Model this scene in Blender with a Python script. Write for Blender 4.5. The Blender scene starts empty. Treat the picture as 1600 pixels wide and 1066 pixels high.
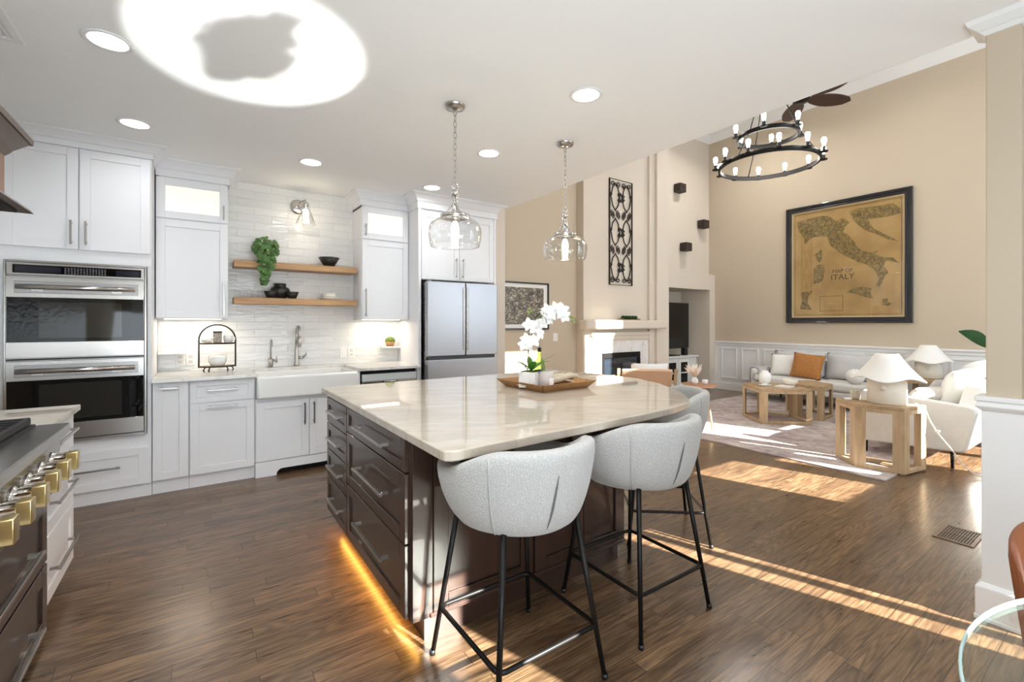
import bpy, bmesh, math, random
from mathutils import Vector, Matrix, Euler
from mathutils.geometry import tessellate_polygon
random.seed(7)
PI = math.pi
scene = bpy.context.scene
COL = scene.collection

# ------------------------------------------------------------------ camera, world, sun, area lights, exposure
cam_data = bpy.data.cameras.new('camera')
cam_data.sensor_width = 36.0
cam_data.lens = 16.0
cam_data.shift_y = -28 / 1600
cam_data.clip_start = 0.05
cam = bpy.data.objects.new('camera', cam_data)
cam.location = (0, 0, 1.355)
cam.rotation_euler = (PI / 2, 0, -math.atan(488 / 711))
COL.objects.link(cam)
scene.camera = cam

world = bpy.data.worlds.new('daylight')
scene.world = world
world.use_nodes = True
world.node_tree.nodes['Background'].inputs[0].default_value = (0.76, 0.88, 1.0, 1)
world.node_tree.nodes['Background'].inputs[1].default_value = 3.0

def lamp(name, kind, loc, energy, color=(1, 1, 1), direction=None, **kw):
    d = bpy.data.lights.new(name, kind)
    d.energy = energy
    d.color = color
    for k, v in kw.items():
        setattr(d, k, v)
    o = bpy.data.objects.new(name, d)
    o.location = loc
    if direction is not None:
        o.rotation_euler = Vector(direction).to_track_quat('-Z', 'Y').to_euler()
    COL.objects.link(o)
    return o

SUN_DIR = Vector((-0.31, 0.95, -0.545))
lamp('sun', 'SUN', (6, -10, 8), 44.0, (1.0, 0.95, 0.87), SUN_DIR, angle=math.radians(0.5))
# fill lamps added as daylight from the windows behind camera and in living room
lamp('nook_fill_light', 'AREA', (0.2, -1.18, 1.38), 138, (0.80, 0.91, 1.0), (0.0, 1, 0.7), shape='RECTANGLE', size=2.9, size_y=2.4)
lamp('living_window_light', 'AREA', (5.6, -1.15, 1.9), 68, (0.84, 0.93, 1.0), (0.55, 1, 0.15), shape='RECTANGLE', size=4.2, size_y=1.9)
lamp('living_high_window_light', 'AREA', (5.6, -1.15, 4.3), 42, (0.86, 0.94, 1.0), (0.6, 1, -0.2), shape='RECTANGLE', size=3.6, size_y=1.3)
# narrow lamp added in place of sun mirrored from the glass table to the ceiling
lamp('table_glint_light', 'AREA', (1.23, -0.44, 0.79), 3.0, (1.0, 0.98, 0.95), (-0.262, 0.819, 0.51), shape='ELLIPSE', size=1.02, size_y=0.62, spread=math.radians(1.2))

vs = scene.view_settings
vs.view_transform = 'Standard'
vs.look = 'None'
vs.gamma = 1.0
vs.use_curve_mapping = False
vs.exposure = 0.25
scene.cycles.use_denoising = True
scene.cycles.max_bounces = 8
scene.cycles.diffuse_bounces = 5
scene.cycles.glossy_bounces = 4
scene.cycles.transmission_bounces = 6
scene.cycles.transparent_max_bounces = 12
scene.cycles.sample_clamp_indirect = 4.0
scene.cycles.caustics_reflective = False
scene.cycles.caustics_refractive = False

# ------------------------------------------------------------------ material helpers
def S(r, g, b):
    def f(c):
        c /= 255.0
        return c / 12.92 if c <= 0.04045 else ((c + 0.055) / 1.055) ** 2.4
    return (f(r), f(g), f(b), 1.0)

def nd(nt, t, i=None, **p):
    n = nt.nodes.new(t)
    for k, v in p.items():
        setattr(n, k, v)
    for k, v in (i or {}).items():
        s = n.inputs[k]
        if isinstance(v, bpy.types.NodeSocket):
            nt.links.new(v, s)
        else:
            s.default_value = v
    return n

def mth(nt, op, a, b=0.0, c=0.0):
    return nd(nt, 'ShaderNodeMath', {0: a, 1: b, 2: c}, operation=op).outputs[0]

def ramp(nt, fac, stops):
    n = nd(nt, 'ShaderNodeValToRGB', {0: fac})
    el = n.color_ramp.elements
    while len(el) > 1:
        el.remove(el[-1])
    el[0].position, el[0].color = stops[0]
    for p, c in stops[1:]:
        e = el.new(p)
        e.color = c
    return n.outputs[0]

def mixc(nt, f, a, b, mode='MIX'):
    n = nd(nt, 'ShaderNodeMix', data_type='RGBA', blend_type=mode)
    for k, v in ((0, f), (6, a), (7, b)):
        if isinstance(v, bpy.types.NodeSocket):
            nt.links.new(v, n.inputs[k])
        else:
            n.inputs[k].default_value = v
    return n.outputs[2]

def new_mat(name):
    m = bpy.data.materials.new(name)
    m.use_nodes = True
    nt = m.node_tree
    return m, nt, nt.nodes['Principled BSDF']

def objco(nt):
    return nd(nt, 'ShaderNodeTexCoord').outputs['Object']

def scaled(nt, vec, sc, loc=(0, 0, 0), rot=(0, 0, 0)):
    return nd(nt, 'ShaderNodeMapping', {'Vector': vec, 'Scale': sc, 'Location': loc, 'Rotation': rot}).outputs[0]

def setp(nt, b, **kw):
    for k, v in kw.items():
        s = b.inputs[k.replace('_', ' ')]
        if isinstance(v, bpy.types.NodeSocket):
            nt.links.new(v, s)
        else:
            s.default_value = v

def M(name, col, r=0.5, m=0.0, bump=None, var=None, coat=0.0, sheen=0.0, ior=1.5, emit=None, spec=0.5):
    """plain painted / metal / cloth surface with a little procedural variation"""
    mt, nt, b = new_mat(name)
    co = objco(nt)
    c = col
    if var:
        n = nd(nt, 'ShaderNodeTexNoise', {'Vector': co, 'Scale': var[0], 'Detail': 4.0})
        c2 = tuple(min(1, x * (1 + var[1])) for x in col[:3]) + (1,)
        c1 = tuple(x * (1 - var[1]) for x in col[:3]) + (1,)
        c = ramp(nt, n.outputs[0], [(0.3, c1), (0.7, c2)])
    setp(nt, b, Base_Color=c, Roughness=r, Metallic=m, Coat_Weight=coat, Sheen_Weight=sheen, IOR=ior)
    b.inputs['Specular IOR Level'].default_value = spec
    if bump:
        n = nd(nt, 'ShaderNodeTexNoise', {'Vector': co, 'Scale': bump[0], 'Detail': 3.0})
        bp = nd(nt, 'ShaderNodeBump', {'Height': n.outputs[0], 'Strength': bump[1], 'Distance': bump[2]})
        setp(nt, b, Normal=bp.outputs[0])
    if emit:
        setp(nt, b, Emission_Color=emit[0], Emission_Strength=emit[1])
    return mt

def wood(name, dark, light, sc=(2, 22, 22), r=0.45, coat=0.0, amt=1.0, bump=0.06):
    mt, nt, b = new_mat(name)
    co = objco(nt)
    v = scaled(nt, co, sc)
    n1 = nd(nt, 'ShaderNodeTexNoise', {'Vector': v, 'Scale': 1.0, 'Detail': 6.0, 'Roughness': 0.6, 'Distortion': 0.9})
    n2 = nd(nt, 'ShaderNodeTexNoise', {'Vector': scaled(nt, co, tuple(q * 0.25 for q in sc)), 'Scale': 1.0, 'Detail': 2.0})
    f = mth(nt, 'ADD', mth(nt, 'MULTIPLY', n1.outputs[0], 0.7), mth(nt, 'MULTIPLY', n2.outputs[0], 0.3))
    c = ramp(nt, f, [(0.5 - 0.18 * amt, dark), (0.5 + 0.18 * amt, light)])
    bp = nd(nt, 'ShaderNodeBump', {'Height': n1.outputs[0], 'Strength': bump, 'Distance': 0.002})
    setp(nt, b, Base_Color=c, Roughness=r, Coat_Weight=coat, Normal=bp.outputs[0])
    return mt

def thin_glass(name, tint=(1, 1, 1, 1), ior=1.45, rough=0.0, gain=1.0):
    mt, nt, b = new_mat(name)
    nt.nodes.remove(b)
    out = nt.nodes['Material Output']
    f0 = ((ior - 1) / (ior + 1)) ** 2
    lw = nd(nt, 'ShaderNodeLayerWeight', {'Blend': 0.5}).outputs['Facing']
    fr = mth(nt, 'ADD', f0, mth(nt, 'MULTIPLY', mth(nt, 'POWER', lw, 3.5), (1 - f0) * gain))
    t = nd(nt, 'ShaderNodeBsdfTransparent', {'Color': tint})
    g = nd(nt, 'ShaderNodeBsdfGlossy', {'Color': (1, 1, 1, 1), 'Roughness': rough})
    mx = nd(nt, 'ShaderNodeMixShader', {0: fr, 1: t.outputs[0], 2: g.outputs[0]})
    nt.links.new(mx.outputs[0], out.inputs[0])
    return mt

def glow(name, col, strength):
    mt, nt, b = new_mat(name)
    setp(nt, b, Base_Color=(0.9, 0.9, 0.9, 1), Emission_Color=col, Emission_Strength=strength, Roughness=0.4)
    return mt

def floor_mat():
    mt, nt, b = new_mat('oak_plank_floor')
    co = objco(nt)
    sp = nd(nt, 'ShaderNodeSeparateXYZ', {0: co})
    x, y = sp.outputs[0], sp.outputs[1]
    yr = mth(nt, 'DIVIDE', y, 0.083)
    row = mth(nt, 'FLOOR', yr)
    rr = nd(nt, 'ShaderNodeTexWhiteNoise', {'W': row}, noise_dimensions='1D').outputs[0]
    xs = mth(nt, 'ADD', mth(nt, 'DIVIDE', x, 0.95), mth(nt, 'MULTIPLY', rr, 7.3))
    colm = mth(nt, 'FLOOR', xs)
    idv = nd(nt, 'ShaderNodeCombineXYZ', {0: row, 1: colm})
    rid = nd(nt, 'ShaderNodeTexWhiteNoise', {'Vector': idv.outputs[0]}, noise_dimensions='2D').outputs[0]
    fy = mth(nt, 'FRACT', yr)
    fx = mth(nt, 'FRACT', xs)
    dy = mth(nt, 'MINIMUM', fy, mth(nt, 'SUBTRACT', 1.0, fy))
    dx = mth(nt, 'MULTIPLY', mth(nt, 'MINIMUM', fx, mth(nt, 'SUBTRACT', 1.0, fx)), 11.0)
    gap = mth(nt, 'LESS_THAN', mth(nt, 'MINIMUM', dy, dx), 0.014)
    gx = mth(nt, 'ADD', x, mth(nt, 'MULTIPLY', rid, 31.0))
    gy = mth(nt, 'ADD', y, mth(nt, 'MULTIPLY', rid, 17.0))
    gv = nd(nt, 'ShaderNodeCombineXYZ', {0: gx, 1: gy, 2: rid}).outputs[0]
    n1 = nd(nt, 'ShaderNodeTexNoise', {'Vector': scaled(nt, gv, (3.4, 30.0, 1)), 'Scale': 1.0, 'Detail': 6.0, 'Roughness': 0.6, 'Distortion': 0.8})
    nb = nd(nt, 'ShaderNodeTexNoise', {'Vector': scaled(nt, gv, (0.8, 9.0, 1)), 'Scale': 1.0, 'Detail': 1.5, 'Roughness': 0.4, 'Distortion': 0.5})
    rings = mth(nt, 'ADD', 0.5, mth(nt, 'MULTIPLY', mth(nt, 'SINE', mth(nt, 'MULTIPLY', nb.outputs[0], 95.0)), 0.5))
    rings = mth(nt, 'POWER', rings, 0.6)
    n4 = nd(nt, 'ShaderNodeTexNoise', {'Vector': scaled(nt, gv, (7.0, 120.0, 1)), 'Scale': 1.0, 'Detail': 3.0, 'Roughness': 0.6})
    g = mth(nt, 'ADD', mth(nt, 'MULTIPLY', n1.outputs[0], 0.44), mth(nt, 'ADD', mth(nt, 'MULTIPLY', rings, 0.12), mth(nt, 'MULTIPLY', n4.outputs[0], 0.44)))
    base = ramp(nt, g, [(0.30, S(58, 41, 27)), (0.46, S(90, 66, 44)), (0.56, S(112, 85, 58)), (0.72, S(138, 108, 77))])
    val = mth(nt, 'ADD', 0.76, mth(nt, 'MULTIPLY', rid, 0.46))
    hs = nd(nt, 'ShaderNodeHueSaturation', {'Value': val, 'Color': base, 'Saturation': 0.92})
    c = mixc(nt, gap, hs.outputs[0], S(30, 20, 14))
    rough = mth(nt, 'ADD', 0.22, mth(nt, 'MULTIPLY', n1.outputs[0], 0.16))
    h = mth(nt, 'SUBTRACT', mth(nt, 'MULTIPLY', n1.outputs[0], 0.3), gap)
    bp = nd(nt, 'ShaderNodeBump', {'Height': h, 'Strength': 0.12, 'Distance': 0.0015})
    setp(nt, b, Base_Color=c, Roughness=rough, Normal=bp.outputs[0], Coat_Weight=0.25, Coat_Roughness=0.18)
    return mt

def stone_mat(name, lo, mid, hi, vein, rough=0.07):
    mt, nt, b = new_mat(name)
    co = objco(nt)
    v = scaled(nt, co, (1, 1, 1), rot=(0, 0, 0.5))
    n1 = nd(nt, 'ShaderNodeTexNoise', {'Vector': scaled(nt, v, (1.6, 4.0, 2.0)), 'Scale': 1.4, 'Detail': 7.0, 'Roughness': 0.55, 'Distortion': 1.4})
    base = ramp(nt, n1.outputs[0], [(0.3, lo), (0.52, mid), (0.72, hi)])
    wv = nd(nt, 'ShaderNodeTexWave', {'Vector': scaled(nt, v, (0.6, 1.6, 1.0)), 'Scale': 1.6, 'Distortion': 7.0, 'Detail': 5.0, 'Detail Scale': 1.6, 'Detail Roughness': 0.65}, bands_direction='Y')
    vm = ramp(nt, wv.outputs[1], [(0.0, (0.4, 0.4, 0.4, 1)), (0.04, (0.0, 0, 0, 1)), (1.0, (0, 0, 0, 1))])
    c = mixc(nt, vm, base, vein)
    setp(nt, b, Base_Color=c, Roughness=rough, IOR=1.62)
    return mt

def tile_mat():
    mt, nt, b = new_mat('glazed_white_tile')
    co = objco(nt)
    sp = nd(nt, 'ShaderNodeSeparateXYZ', {0: co})
    v = nd(nt, 'ShaderNodeCombineXYZ', {0: sp.outputs[0], 1: sp.outputs[2]}).outputs[0]
    br = nd(nt, 'ShaderNodeTexBrick', {'Vector': v, 'Color1': S(232, 232, 230), 'Color2': S(222, 223, 222), 'Mortar': S(216, 215, 212), 'Scale': 1.0, 'Mortar Size': 0.0022, 'Mortar Smooth': 0.3, 'Brick Width': 0.30, 'Row Height': 0.076})
    nz = nd(nt, 'ShaderNodeTexNoise', {'Vector': scaled(nt, co, (8, 8, 26)), 'Scale': 1.0, 'Detail': 2.0, 'Distortion': 0.4})
    h = mth(nt, 'SUBTRACT', mth(nt, 'MULTIPLY', nz.outputs[0], 1.0), mth(nt, 'MULTIPLY', br.outputs[1], 0.3))
    bp = nd(nt, 'ShaderNodeBump', {'Height': h, 'Strength': 0.8, 'Distance': 0.012})
    setp(nt, b, Base_Color=br.outputs[0], Roughness=0.08, Normal=bp.outputs[0], IOR=1.55)
    return mt

def steel_mat(name, col, rough=0.22, axis=(1, 1, 160)):
    mt, nt, b = new_mat(name)
    co = objco(nt)
    n = nd(nt, 'ShaderNodeTexNoise', {'Vector': scaled(nt, co, axis), 'Scale': 2.0, 'Detail': 3.0})
    r = mth(nt, 'ADD', rough - 0.05, mth(nt, 'MULTIPLY', n.outputs[0], 0.1))
    setp(nt, b, Base_Color=col, Metallic=1.0, Roughness=r)
    bp = nd(nt, 'ShaderNodeBump', {'Height': n.outputs[0], 'Strength': 0.02, 'Distance': 0.001})
    setp(nt, b, Normal=bp.outputs[0])
    return mt

def boucle_mat():
    mt, nt, b = new_mat('boucle')
    co = objco(nt)
    vo = nd(nt, 'ShaderNodeTexVoronoi', {'Vector': co, 'Scale': 190.0})
    nz = nd(nt, 'ShaderNodeTexNoise', {'Vector': co, 'Scale': 110.0, 'Detail': 4.0})
    h = mth(nt, 'ADD', mth(nt, 'MULTIPLY', vo.outputs[0], -1.0), nz.outputs[0])
    c = ramp(nt, h, [(0.0, S(170, 169, 167)), (0.5, S(190, 189, 187))])
    bp = nd(nt, 'ShaderNodeBump', {'Height': h, 'Strength': 0.5, 'Distance': 0.004})
    setp(nt, b, Base_Color=c, Roughness=0.95, Sheen_Weight=0.3, Normal=bp.outputs[0])
    return mt

def rug_mat():
    mt, nt, b = new_mat('faded_rug_weave')
    co = objco(nt)
    n1 = nd(nt, 'ShaderNodeTexNoise', {'Vector': co, 'Scale': 5.5, 'Detail': 8.0, 'Roughness': 0.72})
    n3 = nd(nt, 'ShaderNodeTexNoise', {'Vector': co, 'Scale': 1.6, 'Detail': 3.0, 'Distortion': 1.2})
    vo = nd(nt, 'ShaderNodeTexVoronoi', {'Vector': co, 'Scale': 2.6, 'Randomness': 0.35}, feature='SMOOTH_F1')
    wv = nd(nt, 'ShaderNodeMath', {0: mth(nt, 'MULTIPLY', vo.outputs[0], 38.0)}, operation='SINE').outputs[0]
    f = mth(nt, 'ADD', mth(nt, 'MULTIPLY', n1.outputs[0], 0.6), mth(nt, 'ADD', mth(nt, 'MULTIPLY', n3.outputs[0], 0.4), mth(nt, 'MULTIPLY', wv, 0.03)))
    c = ramp(nt, f, [(0.34, S(134, 120, 122)), (0.45, S(168, 154, 153)), (0.55, S(190, 179, 175)), (0.66, S(208, 200, 195))])
    n2 = nd(nt, 'ShaderNodeTexNoise', {'Vector': scaled(nt, co, (60, 400, 1)), 'Scale': 1.0})
    bp = nd(nt, 'ShaderNodeBump', {'Height': n2.outputs[0], 'Strength': 0.3, 'Distance': 0.003})
    setp(nt, b, Base_Color=c, Roughness=0.95, Normal=bp.outputs[0])
    return mt

def town_mat():
    mt, nt, b = new_mat('town_photograph')
    co = objco(nt)
    v = scaled(nt, co, (40, 1, 55))
    vo = nd(nt, 'ShaderNodeTexVoronoi', {'Vector': v, 'Scale': 1.0}, distance='CHEBYCHEV')
    n = nd(nt, 'ShaderNodeTexNoise', {'Vector': scaled(nt, co, (7, 1, 9)), 'Scale': 1.0, 'Detail': 5.0})
    f = mth(nt, 'ADD', mth(nt, 'MULTIPLY', vo.outputs[0], 0.5), mth(nt, 'MULTIPLY', n.outputs[0], 0.6))
    c1 = ramp(nt, f, [(0.35, S(46, 44, 42)), (0.5, S(104, 98, 88)), (0.62, S(160, 148, 130)), (0.8, S(205, 200, 190))])
    setp(nt, b, Base_Color=c1, Roughness=0.3)
    return mt

def paper_mat():
    mt, nt, b = new_mat('aged_map_paper')
    co = objco(nt)
    n = nd(nt, 'ShaderNodeTexNoise', {'Vector': co, 'Scale': 2.2, 'Detail': 6.0})
    c = ramp(nt, n.outputs[0], [(0.3, S(160, 126, 74)), (0.5, S(180, 146, 90)), (0.7, S(194, 162, 106))])
    setp(nt, b, Base_Color=c, Roughness=0.5)
    return mt

def land_mat():
    mt, nt, b = new_mat('map_engraving')
    co = objco(nt)
    n = nd(nt, 'ShaderNodeTexNoise', {'Vector': co, 'Scale': 26.0, 'Detail': 6.0, 'Roughness': 0.7})
    vo = nd(nt, 'ShaderNodeTexVoronoi', {'Vector': co, 'Scale': 9.0}, feature='DISTANCE_TO_EDGE')
    c = ramp(nt, n.outputs[0], [(0.35, S(92, 76, 42)), (0.5, S(134, 112, 62)), (0.65, S(166, 138, 82))])
    e = mth(nt, 'LESS_THAN', vo.outputs[0], 0.03)
    c = mixc(nt, mth(nt, 'MULTIPLY', e, 0.6), c, S(64, 58, 36))
    setp(nt, b, Base_Color=c, Roughness=0.5)
    return mt

WHITE = M('white_cabinet_paint', S(236, 237, 240), 0.5, bump=(180, 0.02, 0.001))
TRIM = M('white_trim_paint', S(236, 236, 236), 0.38, bump=(160, 0.02, 0.001))
CEIL = M('ceiling_paint', S(245, 246, 246), 0.9, bump=(220, 0.05, 0.001))
BEIGE = M('beige_wall_paint', S(196, 182, 162), 0.85, bump=(240, 0.05, 0.001))
CREAM = M('cream_chimney_paint', S(212, 202, 189), 0.85, bump=(240, 0.05, 0.001))
FLOOR = floor_mat()
DARKW = wood('espresso_stained_maple', S(44, 30, 24), S(66, 46, 37), (18, 18, 2.2), 0.3, coat=0.3, amt=1.6, bump=0.03)
DARKH = wood('espresso_stained_maple_level', S(44, 30, 24), S(66, 46, 37), (18, 2.2, 18), 0.3, coat=0.3, amt=1.6, bump=0.03)
HOODW = wood('walnut_hood_wood', S(112, 78, 52), S(150, 108, 74), (20, 20, 2.0), 0.4, amt=1.3)
HOODD = wood('dark_walnut_molding', S(66, 48, 38), S(96, 74, 58), (14, 2, 14), 0.35, amt=1.2)
SHELFW = wood('oak_shelf_wood', S(150, 112, 74), S(196, 156, 112), (2.4, 24, 24), 0.5)
OAK = wood('light_oak', S(160, 134, 102), S(198, 174, 140), (14, 14, 2.2), 0.5)
OAKX = wood('light_oak_top', S(150, 122, 90), S(190, 164, 130), (3, 20, 20), 0.5)
TRAYW = wood('weathered_tray_wood', S(120, 84, 46), S(180, 136, 84), (3, 26, 26), 0.6)
QUARTZ = stone_mat('taupe_quartzite', S(182, 171, 156), S(192, 182, 168), S(200, 191, 178), S(170, 157, 141), 0.025)
QUARTZW = stone_mat('pale_quartz', S(206, 202, 196), S(222, 219, 214), S(232, 230, 226), S(176, 170, 162), 0.1)
TILE = tile_mat()
STEEL = steel_mat('brushed_steel', (0.44, 0.42, 0.40, 1), 0.24)
FRIDGE = steel_mat('fridge_steel', (0.38, 0.39, 0.42, 1), 0.33, (160, 1, 1))
DKSTEEL = steel_mat('grey_steel', (0.30, 0.29, 0.28, 1), 0.28)
NICKEL = M('brushed_nickel', (0.46, 0.44, 0.42, 1), 0.28, 1.0)
CHROME = M('polished_nickel', (0.62, 0.60, 0.58, 1), 0.12, 1.0)
BRASS = M('satin_brass', (0.78, 0.62, 0.30, 1), 0.28, 1.0)
BLACK = M('black_metal', S(28, 27, 27), 0.45, 0.6)
IRON = M('wrought_iron', S(40, 33, 30), 0.55, 0.4, bump=(60, 0.2, 0.002))
BGLASS = M('black_oven_glass', S(8, 8, 9), 0.04, spec=0.3)
OVWIN = M('oven_window_glass', S(34, 32, 28), 0.04, spec=0.4)
SCREEN = M('display_glass', S(30, 32, 44), 0.1)
TVSCR = M('tv_screen', S(14, 14, 15), 0.12)
CAST = M('cast_iron', S(34, 33, 33), 0.6, 0.3)
CERAM = M('white_ceramic', S(238, 238, 236), 0.12, coat=0.5)
MATTEW = M('matte_white_ceramic', S(232, 226, 214), 0.6, var=(8, 0.04))
BLKCER = M('black_ceramic', S(22, 21, 21), 0.4)
MARBLE = stone_mat('white_marble', S(216, 214, 212), S(232, 231, 230), S(240, 240, 240), S(170, 170, 172), 0.2)
BOUCLE = boucle_mat()
DSEAM = M('seam_shadow_fabric', S(104, 102, 100), 0.9)
LINEN = M('ivory_linen', S(216, 214, 210), 0.95, bump=(300, 0.35, 0.002), var=(20, 0.03), sheen=0.2)
GLINEN = M('grey_linen', S(198, 198, 200), 0.95, bump=(300, 0.35, 0.002), var=(16, 0.04), sheen=0.2)
WLINEN = M('white_linen', S(238, 237, 234), 0.95, bump=(240, 0.3, 0.003), var=(14, 0.02))
TANF = M('tan_woven_fabric', S(176, 120, 66), 0.9, bump=(160, 0.5, 0.003), var=(40, 0.12))
SPECK = M('speckled_fabric', S(206, 198, 190), 0.95, var=(90, 0.2), bump=(120, 0.4, 0.003))
LEATHER = M('tan_leather', S(212, 174, 144), 0.5, var=(6, 0.06), bump=(140, 0.15, 0.001))
BROWNL = M('brown_leather', S(124, 72, 44), 0.4, var=(8, 0.12), bump=(140, 0.2, 0.001))
LEAF = M('green_leaf', S(72, 108, 48), 0.45, var=(14, 0.28))
DLEAF = M('dark_leaf', S(34, 62, 30), 0.6, var=(8, 0.2), spec=0.15)
OLEAF = M('orchid_leaf', S(70, 128, 42), 0.35, var=(10, 0.2))
STEM = M('plant_stem', S(96, 110, 58), 0.6)
BUD = M('orchid_bud', S(140, 150, 80), 0.6)
PETAL = M('white_petal', S(240, 240, 238), 0.6)
MOSS = M('moss', S(86, 104, 44), 0.95, bump=(90, 0.9, 0.01), var=(60, 0.3))
BASKET = M('woven_basket', S(172, 128, 84), 0.8, bump=(120, 0.7, 0.004), var=(60, 0.15))
CANDLE = M('grey_candle_glass', S(188, 180, 176), 0.35)
GREENG = thin_glass('green_bottle_glass', (0.72, 0.80, 0.52, 1), 1.5)
GLASS = thin_glass('clear_glass', (0.96, 0.965, 0.965, 1), 1.5)
TUMBLER = thin_glass('tumbler_glass', (0.995, 0.995, 0.995, 1), 1.25, gain=0.7)
TGLASS = thin_glass('table_glass', (0.95, 0.98, 0.97, 1), 1.36, gain=0.6)
GEDGE = M('glass_edge', S(176, 204, 204), 0.15, spec=0.6)
PANE = thin_glass('window_pane', (0.97, 0.98, 0.98, 1), 1.3)
FGLASS = M('firebox_glass', S(34, 42, 52), 0.06, coat=1.0)
PICGL = thin_glass('picture_glass', (1, 1, 1, 1), 1.45)
SHADE = M('white_lamp_shade', S(240, 238, 234), 0.9, bump=(260, 0.2, 0.001))
BULB = glow('warm_bulb', (1.0, 0.86, 0.66, 1), 14)
BULBW = glow('bright_bulb', (1.0, 0.95, 0.88, 1), 30)
DISC = glow('downlight_lens', (1.0, 0.98, 0.95, 1), 6)
LITP = glow('lit_frosted_glass', (1.0, 0.86, 0.68, 1), 0.34)
LED = glow('amber_led', (1.0, 0.45, 0.1, 1), 0.7)
LEDW = glow('warm_led', (1.0, 0.85, 0.62, 1), 3)
RUG = rug_mat()
TOWN = town_mat()
PAPER = paper_mat()
LAND = land_mat()
INK = M('map_ink', S(58, 48, 28), 0.6)
FRAMEB = M('black_gilt_frame', S(26, 28, 34), 0.3, coat=0.4)
MATB = M('mat_board', S(236, 234, 230), 0.9)
GOLD = M('pale_liner', S(206, 186, 148), 0.5)
FANW = wood('dark_fan_wood', S(46, 30, 26), S(70, 48, 42), (3, 20, 20), 0.4)
PLASTIC = M('white_plastic', S(236, 234, 230), 0.35)
ROUTER = M('black_plastic', S(24, 24, 25), 0.4)
SPKR = M('dark_brown_box', S(48, 36, 30), 0.6)
PAMPAS = M('pampas_plume', S(236, 220, 206), 0.95)
CONSOLE = M('console_white', S(234, 234, 232), 0.4)
VENTM = M('brown_vent_metal', S(112, 90, 72), 0.4, 0.3)
VENTD = M('vent_dark', S(40, 30, 24), 0.6)
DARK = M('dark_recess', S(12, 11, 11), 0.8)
CANIS = M('patterned_tin', S(150, 138, 124), 0.4, var=(70, 0.5))

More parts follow.
